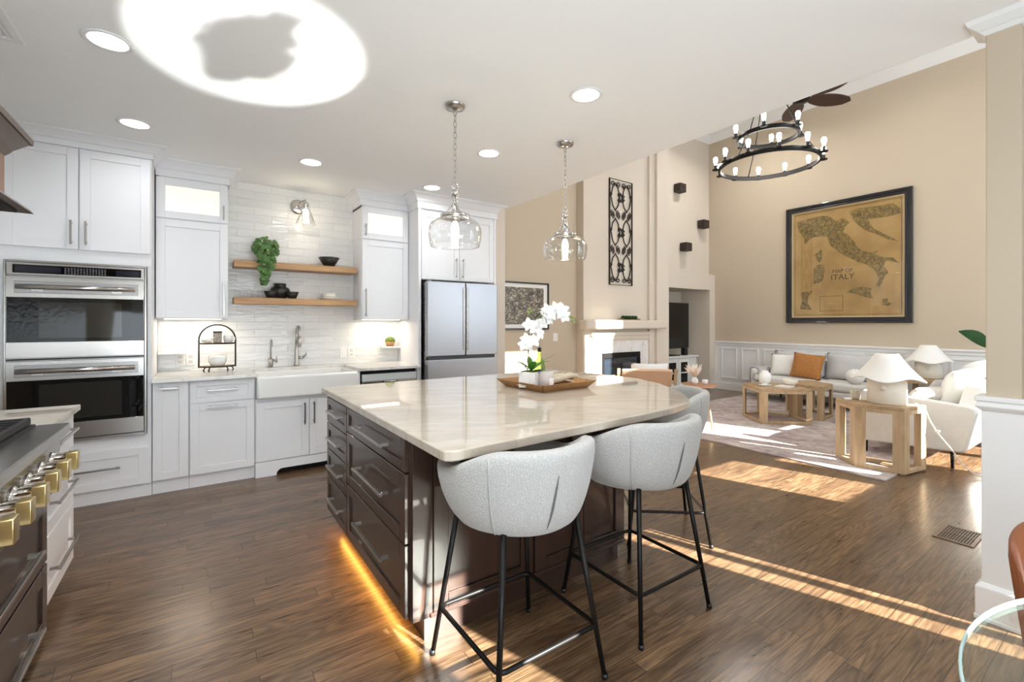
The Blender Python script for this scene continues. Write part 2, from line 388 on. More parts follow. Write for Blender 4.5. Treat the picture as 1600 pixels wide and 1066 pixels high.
# ------------------------------------------------------------------ mesh helpers
class MB:
    def __init__(s, o=(0, 0, 0), T=None):
        s.bm = bmesh.new()
        s.o = Vector(o)
        s.T = T

    def p(s, x, y, z):
        v = Vector((x, y, z)) if s.T is None else Vector(s.T(x, y, z))
        return v - s.o

    def box(s, x0, x1, y0, y1, z0, z1):
        vs_ = [s.bm.verts.new(s.p(*c)) for c in ((x0, y0, z0), (x1, y0, z0), (x1, y1, z0), (x0, y1, z0), (x0, y0, z1), (x1, y0, z1), (x1, y1, z1), (x0, y1, z1))]
        return [s.bm.faces.new([vs_[i] for i in f]) for f in ((0, 3, 2, 1), (4, 5, 6, 7), (0, 1, 5, 4), (1, 2, 6, 5), (2, 3, 7, 6), (3, 0, 4, 7))]

    def rbox(s, x0, x1, y0, y1, z0, z1, r=0.02, seg=3):
        fs = s.box(x0, x1, y0, y1, z0, z1)
        es = list({e for f in fs for e in f.edges})
        out = bmesh.ops.bevel(s.bm, geom=es, offset=r, segments=seg, profile=0.5, affect='EDGES')
        for f in out['faces']:
            f.smooth = True
        return s

    def hexa(s, pts):
        v = [s.bm.verts.new(s.p(*c)) for c in pts]
        for f in ((0, 3, 2, 1), (4, 5, 6, 7), (0, 1, 5, 4), (1, 2, 6, 5), (2, 3, 7, 6), (3, 0, 4, 7)):
            s.bm.faces.new([v[i] for i in f])

    def prism(s, poly, z0, z1):
        a = [s.bm.verts.new(s.p(x, y, z0)) for x, y in poly]
        b = [s.bm.verts.new(s.p(x, y, z1)) for x, y in poly]
        n = len(poly)
        s.bm.faces.new(a[::-1])
        s.bm.faces.new(b)
        for i in range(n):
            s.bm.faces.new((a[i], a[(i + 1) % n], b[(i + 1) % n], b[i]))
        return s

    def face(s, pts):
        return s.bm.faces.new([s.bm.verts.new(s.p(*q)) for q in pts])

    def rings(s, rings, closed_u=True, cap=True, smooth=True, closed_v=False):
        rv = [[s.bm.verts.new(s.p(*q)) for q in r] for r in rings]
        n = len(rv[0])
        m = len(rv)
        for i in range(m if closed_v else m - 1):
            A, B = rv[i], rv[(i + 1) % m]
            for j in range(n if closed_u else n - 1):
                f = s.bm.faces.new((A[j], A[(j + 1) % n], B[(j + 1) % n], B[j]))
                f.smooth = smooth
        if cap and not closed_v:
            s.bm.faces.new(rv[0][::-1])
            s.bm.faces.new(rv[-1])
        return rv

    def tube(s, pts, r, seg=8, closed=False):
        pts = [Vector(q) for q in pts]
        n = len(pts)
        rr = r if isinstance(r, (list, tuple)) else [r] * n
        tang = []
        for i in range(n):
            if closed:
                t = pts[(i + 1) % n] - pts[i - 1]
            else:
                t = pts[min(i + 1, n - 1)] - pts[max(i - 1, 0)]
            tang.append(t.normalized())
        up = Vector((0, 0, 1)) if abs(tang[0].z) < 0.9 else Vector((1, 0, 0))
        nrm = tang[0].cross(up).normalized()
        out = []
        for i in range(n):
            t = tang[i]
            nrm = (nrm - t * nrm.dot(t))
            if nrm.length < 1e-6:
                nrm = t.orthogonal()
            nrm.normalize()
            bi = t.cross(nrm)
            out.append([tuple(pts[i] + (nrm * math.cos(2 * PI * k / seg) + bi * math.sin(2 * PI * k / seg)) * rr[i]) for k in range(seg)])
        s.rings(out, cap=not closed, closed_v=closed)
        return s

    def lathe(s, prof, c=(0, 0, 0), seg=28, cap=False, axis='z'):
        out = []
        for r, h in prof:
            r = max(r, 1e-4)
            ring = []
            for k in range(seg):
                a, b_ = r * math.cos(2 * PI * k / seg), r * math.sin(2 * PI * k / seg)
                q = (a, b_, h) if axis == 'z' else ((a, h, b_) if axis == 'y' else (h, a, b_))
                ring.append((c[0] + q[0], c[1] + q[1], c[2] + q[2]))
            out.append(ring)
        s.rings(out, cap=cap)
        return s

    def cyl(s, c, r, h, seg=20, axis='z', r2=None):
        r2 = r if r2 is None else r2
        return s.lathe([(r, 0), (r2, h)], c, seg, True, axis)

    def ball(s, c, r, seg=16, n=10):
        rx, ry, rz = r if isinstance(r, (tuple, list)) else (r, r, r)
        out = []
        for i in range(n + 1):
            t = PI * i / n
            out.append([(c[0] + rx * max(math.sin(t), 1e-3) * math.cos(2 * PI * k / seg), c[1] + ry * max(math.sin(t), 1e-3) * math.sin(2 * PI * k / seg), c[2] - rz * math.cos(t)) for k in range(seg)])
        s.rings(out)
        return s

    def pillow(s, w, h, t, n=12, pinch=0.06):
        """cushion in the local XZ plane, thickness along Y, base at z=0"""
        fr, bk = [], []
        for i in range(n + 1):
            a = 2 * i / n - 1
            rowf, rowb = [], []
            for j in range(n + 1):
                b_ = 2 * j / n - 1
                k = (1 - abs(a) ** 3.0) * (1 - abs(b_) ** 3.0)
                d = t / 2 * max(k, 0) ** 0.55
                x = a * w / 2 * (1 - pinch * (1 - b_ * b_))
                z = h / 2 + b_ * h / 2 * (1 - pinch * (1 - a * a))
                rowf.append(s.bm.verts.new(s.p(x, -d, z)))
                edge = i in (0, n) or j in (0, n)
                rowb.append(rowf[-1] if edge else s.bm.verts.new(s.p(x, d, z)))
            fr.append(rowf)
            bk.append(rowb)
        for i in range(n):
            for j in range(n):
                s.bm.faces.new((fr[i][j], fr[i + 1][j], fr[i + 1][j + 1], fr[i][j + 1])).smooth = True
                s.bm.faces.new((bk[i][j], bk[i][j + 1], bk[i + 1][j + 1], bk[i + 1][j])).smooth = True
        return s

    def leaf(s, base, d, length, width, up=(0, 0, 1), curl=0.2, n=5):
        d = Vector(d).normalized()
        side = d.cross(Vector(up))
        if side.length < 1e-3:
            side = d.orthogonal()
        side.normalize()
        nr = side.cross(d)
        base = Vector(base)
        rows = []
        for i in range(n + 1):
            t = i / n
            w = width * math.sin(PI * min(max(t, 0.04), 0.985)) ** 0.8 * 0.5
            c = base + d * length * t - nr * curl * length * t * t
            rows.append([c - side * w + nr * w * 0.3, c, c + side * w + nr * w * 0.3])
        v = [[s.bm.verts.new(s.p(*q)) for q in r] for r in rows]
        for i in range(n):
            for j in range(2):
                s.bm.faces.new((v[i][j], v[i][j + 1], v[i + 1][j + 1], v[i + 1][j])).smooth = True
        return s

    def disc(s, c, nrm, r, n=7):
        nrm = Vector(nrm).normalized()
        a = nrm.orthogonal().normalized()
        b_ = nrm.cross(a)
        c = Vector(c)
        ring = [s.bm.verts.new(s.p(*(c + (a * math.cos(2 * PI * k / n) + b_ * math.sin(2 * PI * k / n)) * r))) for k in range(n)]
        m = s.bm.verts.new(s.p(*(c + nrm * r * 0.25)))
        for k in range(n):
            s.bm.faces.new((ring[k], ring[(k + 1) % n], m)).smooth = True

    def build(s, name, mat, parent=None, bevel=0.0, seg=2, sub=0, recalc=True):
        if recalc:
            bmesh.ops.recalc_face_normals(s.bm, faces=s.bm.faces)
        me = bpy.data.meshes.new(name)
        s.bm.to_mesh(me)
        s.bm.free()
        me.materials.append(mat)
        o = bpy.data.objects.new(name, me)
        COL.objects.link(o)
        if parent is not None:
            o.parent = parent
        else:
            o.location = s.o
        if bevel:
            b = o.modifiers.new('bevel', 'BEVEL')
            b.width = bevel
            b.segments = seg
            b.limit_method = 'ANGLE'
            b.angle_limit = math.radians(40)
        if sub:
            m = o.modifiers.new('subsurf', 'SUBSURF')
            m.levels = m.render_levels = sub
        return o

def tag(o, label, cat, group=None, kind=None):
    o['label'] = label
    o['category'] = cat
    if group:
        o['group'] = group
    if kind:
        o['kind'] = kind
    return o

def thing(name, label, cat, loc=(0, 0, 0), rz=0.0, group=None):
    o = bpy.data.objects.new(name, None)
    o.empty_display_size = 0.05
    o.location = loc
    o.rotation_euler = (0, 0, rz)
    COL.objects.link(o)
    return tag(o, label, cat, group)

def struct(name, mb, mat, label=None, bevel=0.0):
    o = mb.build(name, mat, None, bevel)
    o['kind'] = 'structure'
    if label:
        o['label'] = label
        o['category'] = name.split('_')[0]
    return o

def dup(o, loc=None, rz=None, parent=None):
    c = o.copy()
    COL.objects.link(c)
    if parent is not None:
        c.parent = parent
        c.matrix_parent_inverse = o.matrix_parent_inverse.copy()
    if loc is not None:
        c.location = loc
    if rz is not None:
        c.rotation_euler = (0, 0, rz)
    for ch in [q for q in o.children]:
        dup(ch, parent=c)
    return c

def place(o, loc, rot=(0, 0, 0)):
    o.location = loc
    o.rotation_euler = rot
    return o

def faceY(y):      # u = X, v = Z, w = outward towards the camera side (-Y)
    return lambda u, v, w: (u, y - w, v)
def faceXn(x):     # faces -X : u = Y
    return lambda u, v, w: (x - w, u, v)
def faceXp(x):     # faces +X : u = Y
    return lambda u, v, w: (x + w, u, v)

def shaker(mb, u0, u1, v0, v1, w0=0.0, t=0.02, f=0.06, rec=0.009):
    mb.box(u0, u0 + f, v0, v1, w0, w0 + t)
    mb.box(u1 - f, u1, v0, v1, w0, w0 + t)
    mb.box(u0 + f, u1 - f, v0, v0 + f, w0, w0 + t)
    mb.box(u0 + f, u1 - f, v1 - f, v1, w0, w0 + t)
    mb.box(u0 + f, u1 - f, v0 + f, v1 - f, w0, w0 + t - rec)

def bar(mb, u0, v0, u1, v1, w0=0.02, out=0.035, r=0.006):
    """bar pull with two posts, along u or v"""
    if abs(u1 - u0) > abs(v1 - v0):
        mb.box(u0, u1, v0 - r, v0 + r, w0 + out - r, w0 + out + r)
        for u in (u0 + 0.02, u1 - 0.02):
            mb.box(u - r, u + r, v0 - r, v0 + r, w0, w0 + out - r)
    else:
        mb.box(u0 - r, u0 + r, v0, v1, w0 + out - r, w0 + out + r)
        for v in (v0 + 0.02, v1 - 0.02):
            mb.box(u0 - r, u0 + r, v - r, v + r, w0, w0 + out - r)

def front(parent, name, T, org, rect, handle, mat=WHITE, f=0.06, hm=NICKEL, out=0.035, hr=0.006):
    """a shaker door or drawer front with its pull as a sub-part"""
    mb = MB(org, T)
    shaker(mb, *rect, f=f)
    d = mb.build(name, mat, parent, 0.0018, 1)
    if handle:
        h = MB(org, T)
        bar(h, *handle, out=out, r=hr)
        h.build('handle', hm, d, 0.0015, 1)
    return d

def crown(parent, org, x0, x1, yf, zb, zt, left=True, right=True, yb=5.18):
    """cabinet crown: flat frieze below a stepped cove, returned at the ends"""
    mb = MB(org)
    prof = [(0.0, zb), (0.012, zb), (0.012, zb + (zt - zb) * 0.42), (0.025, zb + (zt - zb) * 0.48), (0.038, zb + (zt - zb) * 0.62),
            (0.062, zb + (zt - zb) * 0.8), (0.092, zb + (zt - zb) * 0.9), (0.098, zb + (zt - zb) * 0.93), (0.098, zt)]
    for (d0, z0), (d1, z1) in zip(prof[:-1], prof[1:]):
        if abs(z1 - z0) < 1e-6:
            continue
        a0, b0 = (x0 - d0 if left else x0), (x1 + d0 if right else x1)
        a1, b1 = (x0 - d1 if left else x0), (x1 + d1 if right else x1)
        mb.hexa([(a0, yf - d0, z0), (b0, yf - d0, z0), (b0, yb, z0), (a0, yb, z0), (a1, yf - d1, z1), (b1, yf - d1, z1), (b1, yb, z1), (a1, yb, z1)])
    return mb.build('crown_molding', WHITE, parent)

# ------------------------------------------------------------------ room shell
H1, H2 = 2.74, 5.28
YN, XW, YS, XE, XC = 5.18, -1.2, -1.3, 8.85, 3.07
mb = MB(); mb.box(-1.35, 9.0, -1.45, 6.3, -0.1, 0.0)
struct('floor', mb, FLOOR)
mb = MB(); mb.box(-1.35, XC, -1.45, 5.3, H1, H1 + 0.16)
struct('ceiling', mb, CEIL)
mb = MB(); mb.box(XC - 0.14, 9.0, -1.45, 6.3, H2, H2 + 0.14)
struct('ceiling_living', mb, CEIL)
mb = MB(); mb.box(XC - 0.14, XC, -1.45, 5.3, H1 + 0.16, H2)
struct('wall_upper', mb, BEIGE)
mb = MB(); mb.box(-1.35, 4.76, YN, YN + 0.12, 0, H2)
struct('wall_north', mb, BEIGE)
mb = MB(); mb.box(XW - 0.12, XW, -1.45, YN, 0, H1)
struct('wall_west', mb, BEIGE)
mb = MB(); mb.box(XE, XE + 0.14, -1.45, 6.3, 0, H2)
struct('wall_east', mb, BEIGE)
mb = MB(); mb.box(2.9, 3.06, 4.6, YN, 0, H1)
struct('wall_fridge', mb, CREAM, bevel=0.008)
mb = MB(); mb.box(-0.31, 1.92, YN - 0.012, YN - 0.001, 0.9, H1)
struct('wall_backsplash', mb, TILE)

openings = [  # x0, x1, z0, z1 in the south wall, unseen and shaped to cast the sun patches
    (-0.95, 1.1, 0.95, 2.4), (1.74, 2.02, 0.9, 2.08), (3.27, 3.42, 0.5, 1.95), (3.455, 3.565, 0.5, 1.95),
    (4.9, 5.6, 1.56, 2.22), (4.9, 5.6, 2.34, 2.95), (5.85, 6.0, 1.62, 2.1), (6.2, 6.42, 1.62, 2.75),
    (6.58, 7.3, 1.0, 2.95), (7.4, 8.3, 1.0, 2.45), (5.2, 6.2, 3.7, 4.72), (6.88, 7.46, 3.8, 5.05)]
xs = sorted({-1.35, 9.0} | {q for o in openings for q in o[:2]})
zs = sorted({0, H2} | {q for o in openings for q in o[2:]})
mb = MB()
for a, b in zip(xs[:-1], xs[1:]):
    for c, d in zip(zs[:-1], zs[1:]):
        if any(o[0] <= a and b <= o[1] and o[2] <= c and d <= o[3] for o in openings):
            continue
        mb.box(a, b, YS - 0.12, YS, c, d)
struct('wall_south', mb, BEIGE)
for i, (x0, x1, z0, z1) in enumerate(openings):
    mb = MB()
    w = 0.012
    for q in ((x0, x0 + w, z0, z1), (x1 - w, x1, z0, z1), (x0, x1, z0, z0 + w), (x0, x1, z1 - w, z1)):
        mb.box(q[0], q[1], YS - 0.09, YS - 0.03, q[2], q[3])
    wo = struct('window_%d' % (i + 1), mb, TRIM)
    mb = MB(wo.location); mb.box(x0 + w, x1 - w, YS - 0.064, YS - 0.058, z0 + w, z1 - w)
    mb.build('pane', PANE, wo)
# unseen shade added to keep the sun out of the wide breakfast window
mb = MB((0.07, YS + 0.02, 0.9)); mb.box(-0.98, 1.13, YS + 0.012, YS + 0.016, 0.92, 2.42)
rs = thing('sun_block_shade', 'unseen white roller shade added to keep sun out of the breakfast window', 'blind', (0.07, YS + 0.02, 0.9))
mb.build('shade_cloth', WLINEN, rs)
mb = MB((0.07, YS + 0.02, 0.9)); mb.tube([(-1.0, YS + 0.03, 2.45), (1.15, YS + 0.03, 2.45)], 0.025, 10); mb.build('roller', TRIM, rs)

# chimney breast with stepped pilasters
mb = MB()
mb.box(4.76, 6.69, 5.05, 5.6, 0, H2)
mb.box(4.76, 4.93, 5.035, 5.05, 0, H2)
mb.box(6.24, 6.69, 5.0, 5.05, 0, H2)
mb.box(6.37, 6.69, 4.95, 5.0, 0, H2)
struct('wall_chimney', mb, CREAM, bevel=0.006)
# media niche wall
mb = MB()
mb.box(6.66, 7.0, 5.42, 5.55, 0, 2.36)
mb.box(8.66, XE, 5.42, 6.12, 0, 2.36)
mb.box(7.0, 8.66, 5.42, 5.55, 2.03, 2.36)
mb.box(6.66, 7.0, 5.55, 6.12, 0, 2.36)
mb.box(7.0, 8.66, 5.55, 6.12, 2.03, 2.3)
mb.box(6.66, XE, 6.1, 6.24, 0, 2.36)
struct('wall_niche', mb, CREAM, bevel=0.006)
mb = MB(); mb.box(6.66, XE, 5.56, 5.72, 2.36, H2)
struct('wall_niche_upper', mb, CREAM)
mb = MB()
mb.box(8.64, XE - 0.02, 5.39, 5.42, 0, 0.13); mb.box(8.64, XE - 0.02, 5.4, 5.42, 0.13, 0.15)
struct('baseboard_niche', mb, TRIM, bevel=0.004)

# east wall wainscot: backing, base, rail and applied panel mouldings
mb = MB(T=faceXn(XE))
yA, yB = YS, 5.42
mb.box(yA, yB, 0.0, 0.965, 0, 0.014)
mb.box(yA, yB, 0.0, 0.13, 0.014, 0.034)
mb.box(yA, yB, 0.13, 0.155, 0.014, 0.026)
mb.box(yA, yB, 0.9, 0.955, 0.014, 0.026)
mb.box(yA, yB, 0.955, 0.985, 0, 0.05)
pan = [(5.28 - 0.424 * i - 0.335, 5.28 - 0.424 * i) for i in range(8)] + [(1.05, 1.82), (0.1, 0.95)]
for a, b in pan:
    for q in ((a, a + 0.032, 0.235, 0.86), (b - 0.032, b, 0.235, 0.86), (a + 0.032, b - 0.032, 0.235, 0.267), (a + 0.032, b - 0.032, 0.828, 0.86)):
        mb.box(q[0], q[1], q[2], q[3], 0.014, 0.03)
struct('trim_1', mb, TRIM, bevel=0.004)
# crown along the east wall and niche wall
mb = MB()
for d0, d1, z0, z1 in ((0.0, 0.04, 5.12, 5.17), (0.04, 0.09, 5.17, 5.25), (0.09, 0.1, 5.25, 5.28)):
    mb.hexa([(XE - d0, YS, z0), (XE, YS, z0), (XE, 5.56, z0), (XE - d0, 5.56 - d0, z0), (XE - d1, YS, z1), (XE, YS, z1), (XE, 5.56, z1), (XE - d1, 5.56 - d1, z1)])
    mb.hexa([(6.66, 5.56 - d0, z0), (XE - d0, 5.56 - d0, z0), (XE, 5.56, z0), (6.66, 5.56, z0), (6.66, 5.56 - d1, z1), (XE - d1, 5.56 - d1, z1), (XE, 5.56, z1), (6.66, 5.56, z1)])
struct('trim_2', mb, TRIM)

# column between breakfast area and living room, wainscoted at the bottom
mb = MB(); mb.box(2.97, XC, 0.379, 0.4915, 0, H1)
struct('wall_column', mb, BEIGE, bevel=0.006)
mb = MB()
def around(d, z0, z1, d2=None):
    d2 = d if d2 is None else d2
    mb.hexa([(2.97 - d, 0.379 - d, z0), (XC + d, 0.379 - d, z0), (XC + d, 0.4915 + d, z0), (2.97 - d, 0.4915 + d, z0),
             (2.97 - d2, 0.379 - d2, z1), (XC + d2, 0.379 - d2, z1), (XC + d2, 0.4915 + d2, z1), (2.97 - d2, 0.4915 + d2, z1)])
around(0.012, 0, 1.0)
around(0.034, 0, 0.02); around(0.03, 0.02, 0.15); around(0.03, 0.15, 0.17, 0.014)
around(0.016, 0.955, 0.975, 0.03); around(0.03, 0.975, 1.0, 0.024); around(0.032, 1.0, 1.022)
struct('trim_3', mb, TRIM, bevel=0.003)
mb = MB()
around(0.004, 2.67, 2.69, 0.02); around(0.02, 2.69, 2.715, 0.05); around(0.05, 2.715, 2.74, 0.06)
struct('trim_4', mb, TRIM, bevel=0.003)
mb = MB(); mb.box(2.97, XC, YS, -1.0, 0, H1)
struct('wall_partition', mb, BEIGE)

# ------------------------------------------------------------------ oven tower
o = (-0.72, 4.85, 0)
t = thing('oven_tower_cabinet', 'tall white cabinet holding the double wall oven', 'cabinet', o)
mb = MB(o)
mb.box(-1.135, -0.312, 4.56, YN - 0.002, 0.09, 0.49); mb.box(-1.135, -1.107, 4.56, YN - 0.002, 0.49, 1.795); mb.box(-0.338, -0.312, 4.56, YN - 0.002, 0.49, 1.795)
mb.box(-1.135, -0.312, 4.56, YN - 0.002, 1.795, 2.64); mb.box(-1.19, -1.135, 4.56, YN - 0.002, 0.0, 2.64)
mb.build('carcass', WHITE, t, 0.002, 1)
mb = MB(o); mb.box(-1.135, -0.312, 4.565, 4.6, 0, 0.1); mb.build('toe_board', WHITE, t)
F = faceY(4.56)
front(t, 'door', F, o, (-1.125, -0.733, 1.893, 2.632), (-0.768, 1.925, -0.768, 2.10))
front(t, 'door', F, o, (-0.726, -0.318, 1.893, 2.632), (-0.688, 1.925, -0.688, 2.10))
front(t, 'drawer', F, o, (-1.11, -0.33, 0.105, 0.392), (-0.945, 0.262, -0.495, 0.262))
crown(t, o, -1.19, -0.312, 4.56, 2.64, 2.739, left=False, yb=YN - 0.002)

o = (-0.72, 4.8, 0.495)
t = thing('double_oven', 'stainless steel double wall oven with dark glass doors', 'oven', o)
mb = MB(o); mb.box(-1.1, -0.345, 4.55, 5.1, 0.497, 1.788); mb.build('body', DKSTEEL, t)
F = faceY(4.55)
mb = MB(o, F)
for q in ((-1.104, -1.092, 0.495, 1.792), (-0.352, -0.34, 0.495, 1.792), (-1.092, -0.352, 1.78, 1.792), (-1.092, -0.352, 0.495, 0.515)):
    mb.box(*q, 0, 0.03)
mb.build('trim_frame', STEEL, t, 0.002, 1)
mb = MB(o, F); mb.box(-1.09, -0.354, 1.688, 1.778, 0, 0.035)
cp = mb.build('control_panel', STEEL, t, 0.004)
mb = MB(o, F); mb.box(-1.06, -0.372, 1.703, 1.762, 0.035, 0.037); mb.build('display', BGLASS, cp)
mb = MB(o, F); mb.box(-1.05, -0.82, 1.712, 1.754, 0.037, 0.0385); mb.box(-0.52, -0.385, 1.71, 1.75, 0.037, 0.0385); mb.build('screen', SCREEN, cp)
mb = MB(o, F)
for i in range(14):
    for j in range(4):
        mb.box(-0.80 + i * 0.0165, -0.79 + i * 0.0165, 1.709 + j * 0.012, 1.716 + j * 0.012, 0.037, 0.0385)
mb.build('keypad', M('keypad_grey', S(90, 92, 98), 0.4), cp)
mb = MB(o, F); mb.box(-1.09, -0.354, 1.095, 1.103, 0, 0.02); mb.build('gap_shade_strip', DARK, t)  # dark strip painted as the shade in the gap between the oven doors
for zt, zg1, zg0, zb in ((1.678, 1.534, 1.222, 1.112), (1.088, 0.952, 0.638, 0.522)):
    mb = MB(o, F)
    mb.box(-1.09, -0.354, zg1, zt, 0, 0.045)
    mb.box(-1.09, -0.354, zb, zg0, 0, 0.045)
    mb.box(-1.09, -1.086, zg0, zg1, 0, 0.045); mb.box(-0.358, -0.354, zg0, zg1, 0, 0.045)
    d = mb.build('oven_door', STEEL, t, 0.004)
    mb = MB(o, F); mb.box(-1.086, -0.358, zg0, zg1, 0.002, 0.042); mb.build('door_glass', BGLASS, d)
    mb = MB(o, F); mb.box(-0.93, -0.485, zg0 + 0.028, zg1 - 0.03, 0.042, 0.0435); mb.build('window', OVWIN, d)
    zc = (zt + zg1) / 2
    mb = MB(o, F); mb.rbox(-1.05, -0.39, zc - 0.042, zc + 0.042, 0.045, 0.049, 0.0019, 1); mb.build('handle_recess', DKSTEEL, d)
    mb = MB(o)
    mb.tube([(-1.035, 4.55 - 0.085, zc), (-0.405, 4.55 - 0.085, zc)], 0.017, 14)
    for x in (-0.93, -0.51):
        mb.box(x - 0.03, x + 0.03, 4.55 - 0.075, 4.55 - 0.045, zc - 0.03, zc - 0.008)
    mb.build('handle', STEEL, d)

# ------------------------------------------------------------------ upper wall cabinets with lit glass tops
def upper(x0, x1, label, handle_x, crown_args):
    o = ((x0 + x1) / 2, 5.0, 1.39)
    t = thing('upper_cabinet', label, 'cabinet', o)
    mb = MB(o)
    mb.box(x0, x1, 4.85, YN - 0.013, 1.395, 2.25)
    mb.box(x0, x0 + 0.02, 4.85, YN - 0.013, 2.25, 2.6); mb.box(x1 - 0.02, x1, 4.85, YN - 0.013, 2.25, 2.6)
    mb.box(x0, x1, 4.85, YN - 0.013, 2.58, 2.6); mb.box(x0 + 0.02, x1 - 0.02, YN - 0.033, YN - 0.013, 2.25, 2.58)
    mb.build('carcass', WHITE, t, 0.002, 1)
    F = faceY(4.85)
    front(t, 'door', F, o, (x0 + 0.004, x1 - 0.004, 1.40, 2.236), (handle_x, 1.425, handle_x, 1.72))
    mb = MB(o, F)
    a, b, c, d, f = x0 + 0.004, x1 - 0.004, 2.248, 2.588, 0.062
    mb.box(a, a + f, c, d, 0, 0.02); mb.box(b - f, b, c, d, 0, 0.02); mb.box(a + f, b - f, c, c + f, 0, 0.02); mb.box(a + f, b - f, d - f, d, 0, 0.02)
    g = mb.build('glass_door', WHITE, t, 0.0018, 1)
    mb = MB(o, F); mb.box(a + f, b - f, c + f, d - f, 0.006, 0.012); mb.build('lit_pane', LITP, g)
    mb = MB(o, F); bar(mb, handle_x, 2.275, handle_x, 2.40); mb.build('handle', NICKEL, g, 0.0015, 1)
    crown(t, o, x0, x1, 4.85, 2.6, 2.739, *crown_args, yb=YN - 0.013)
    mb = MB(o); mb.box(x0 + 0.05, x1 - 0.05, 4.98, 5.0, 1.388, 1.395); mb.build('light_strip', LEDW, t)
    lamp('under_cabinet_light', 'AREA', ((x0 + x1) / 2, 5.0, 1.38), 2.6, (1.0, 0.85, 0.66), (0, 0, -1), shape='RECTANGLE', size=x1 - x0 - 0.1, size_y=0.04)
    return t
upper(-0.305, 0.213, 'white upper cabinet with lit glass top beside the oven tower', 0.178, (False, True))
upper(1.405, 1.918, 'white upper cabinet with lit glass top beside the refrigerator', 1.44, (True, False))

# ------------------------------------------------------------------ refrigerator surround
o = (2.41, 4.85, 1.83)
t = thing('refrigerator_cabinet', 'white two-door cabinet and side panel around the refrigerator', 'cabinet', o)
mb = MB(o)
mb.box(1.953, 2.872, 4.58, YN - 0.002, 1.825, 2.585)
mb.build('carcass', WHITE, t, 0.002, 1)
mb = MB(o); mb.box(1.921, 1.953, 4.56, YN - 0.002, 0.0, 2.585); mb.box(2.872, 2.898, 4.56, YN - 0.002, 0.0, 2.585); mb.build('side_panel', WHITE, t, 0.002, 1)
F = faceY(4.58)
front(t, 'door', F, o, (1.957, 2.407, 1.83, 2.56), (2.368, 1.86, 2.368, 2.08))
front(t, 'door', F, o, (2.413, 2.868, 1.83, 2.56), (2.452, 1.86, 2.452, 2.08))
crown(t, o, 1.921, 2.898, 4.56, 2.585, 2.739, True, True, yb=YN - 0.002)

o = (2.4, 4.8, 0)
t = thing('refrigerator', 'stainless steel french door refrigerator', 'refrigerator', o)
mb = MB(o); mb.box(1.972, 2.832, 4.5, 5.1, 0.03, 1.79); mb.build('body', DKSTEEL, t, 0.004)
F = faceY(4.49)
mb = MB(o, F); mb.box(1.967, 2.418, 1.0, 1.8, 0, 0.062); d1 = mb.build('door', FRIDGE, t, 0.008, 3)
mb = MB(o, F); mb.box(2.424, 2.835, 1.0, 1.8, 0, 0.062); d2 = mb.build('door', FRIDGE, t, 0.008, 3)
mb = MB(o, F); mb.box(1.967, 2.835, 0.06, 0.965, 0, 0.062); mb.build('freezer_drawer', FRIDGE, t, 0.008, 3)
mb = MB(o, F); mb.box(2.0, 2.80, 0.966, 0.999, 0.0, 0.058); mb.build('drawer_gap_strip', M('dark_gap_strip', S(50, 52, 58), 0.4), t)  # dark strip filling the gap above the freezer drawer
for dd, x0, x1 in ((d1, 2.384, 2.414), (d2, 2.428, 2.458)):
    mb = MB(o, F); mb.box(x0, x1, 1.06, 1.745, 0.062, 0.068); mb.build('handle', DKSTEEL, dd, 0.002, 1)
for x in (2.02, 2.78):
    mb = MB(o); mb.cyl((x, 4.5, 1.79), 0.02, 0.025, 12); mb.build('hinge_cap', DKSTEEL, t)

# ------------------------------------------------------------------ base cabinets along the north wall
def base(x0, x1, name, label):
    o = ((x0 + x1) / 2, 4.85, 0)
    t = thing(name, label, 'cabinet', o)
    mb = MB(o); mb.box(x0, x1, 4.56, YN - 0.002, 0.1, 0.883); mb.build('carcass', WHITE, t, 0.002, 1)
    mb = MB(o); mb.box(x0, x1, 4.575, 4.6, 0.0, 0.1); mb.build('toe_board', WHITE, t)
    return t, o
F = faceY(4.56)
t, o = base(-0.308, -0.072, 'base_cabinet', 'narrow white base cabinet beside the oven tower')
front(t, 'door', F, o, (-0.304, -0.077, 0.112, 0.878), (-0.262, 0.838, -0.142, 0.838))
t, o = base(-0.07, 0.398, 'base_cabinet', 'white base cabinet with one drawer left of the farmhouse sink')
front(t, 'drawer', F, o, (-0.064, 0.392, 0.70, 0.878), (0.052, 0.80, 0.268, 0.80), f=0.045)
front(t, 'door', F, o, (-0.064, 0.392, 0.112, 0.69), (0.052, 0.662, 0.268, 0.662))
o = (0.84, 4.85, 0)
t = thing('sink_base_cabinet', 'white two-door sink cabinet with an arched foot board', 'cabinet', o)
mb = MB(o); mb.box(0.4, 1.28, 4.555, YN - 0.002, 0.13, 0.684); mb.box(0.4, 0.404, 4.555, YN - 0.002, 0.684, 0.883); mb.box(1.277, 1.28, 4.555, YN - 0.002, 0.684, 0.883)
mb.build('carcass', WHITE, t, 0.002, 1)
F5 = faceY(4.555)
front(t, 'door', F5, o, (0.406, 0.832, 0.138, 0.655), (0.795, 0.43, 0.795, 0.63))
front(t, 'door', F5, o, (0.840, 1.274, 0.138, 0.655), (0.875, 0.43, 0.875, 0.63))
mb = MB(o, F5)
pts = [(0.4, 0), (0.565, 0)] + [(0.565 + 0.05 * (1 - math.cos(a)), 0.055 * math.sin(a)) for a in [PI / 2 * k / 6 for k in range(1, 7)]]
pts += [(1.065 + 0.05 * math.sin(a), 0.055 * math.cos(a)) for a in [PI / 2 * k / 6 for k in range(0, 7)]] + [(1.28, 0), (1.28, 0.13), (0.4, 0.13)]
mb.prism(pts, 0, 0.022)
mb.build('foot_board', WHITE, t)
mb = MB(o); mb.box(0.41, 1.27, 4.62, 4.66, 0, 0.13); mb.build('toe_shade_board', DARK, t)  # near-black board painted as the shade behind the arched foot board
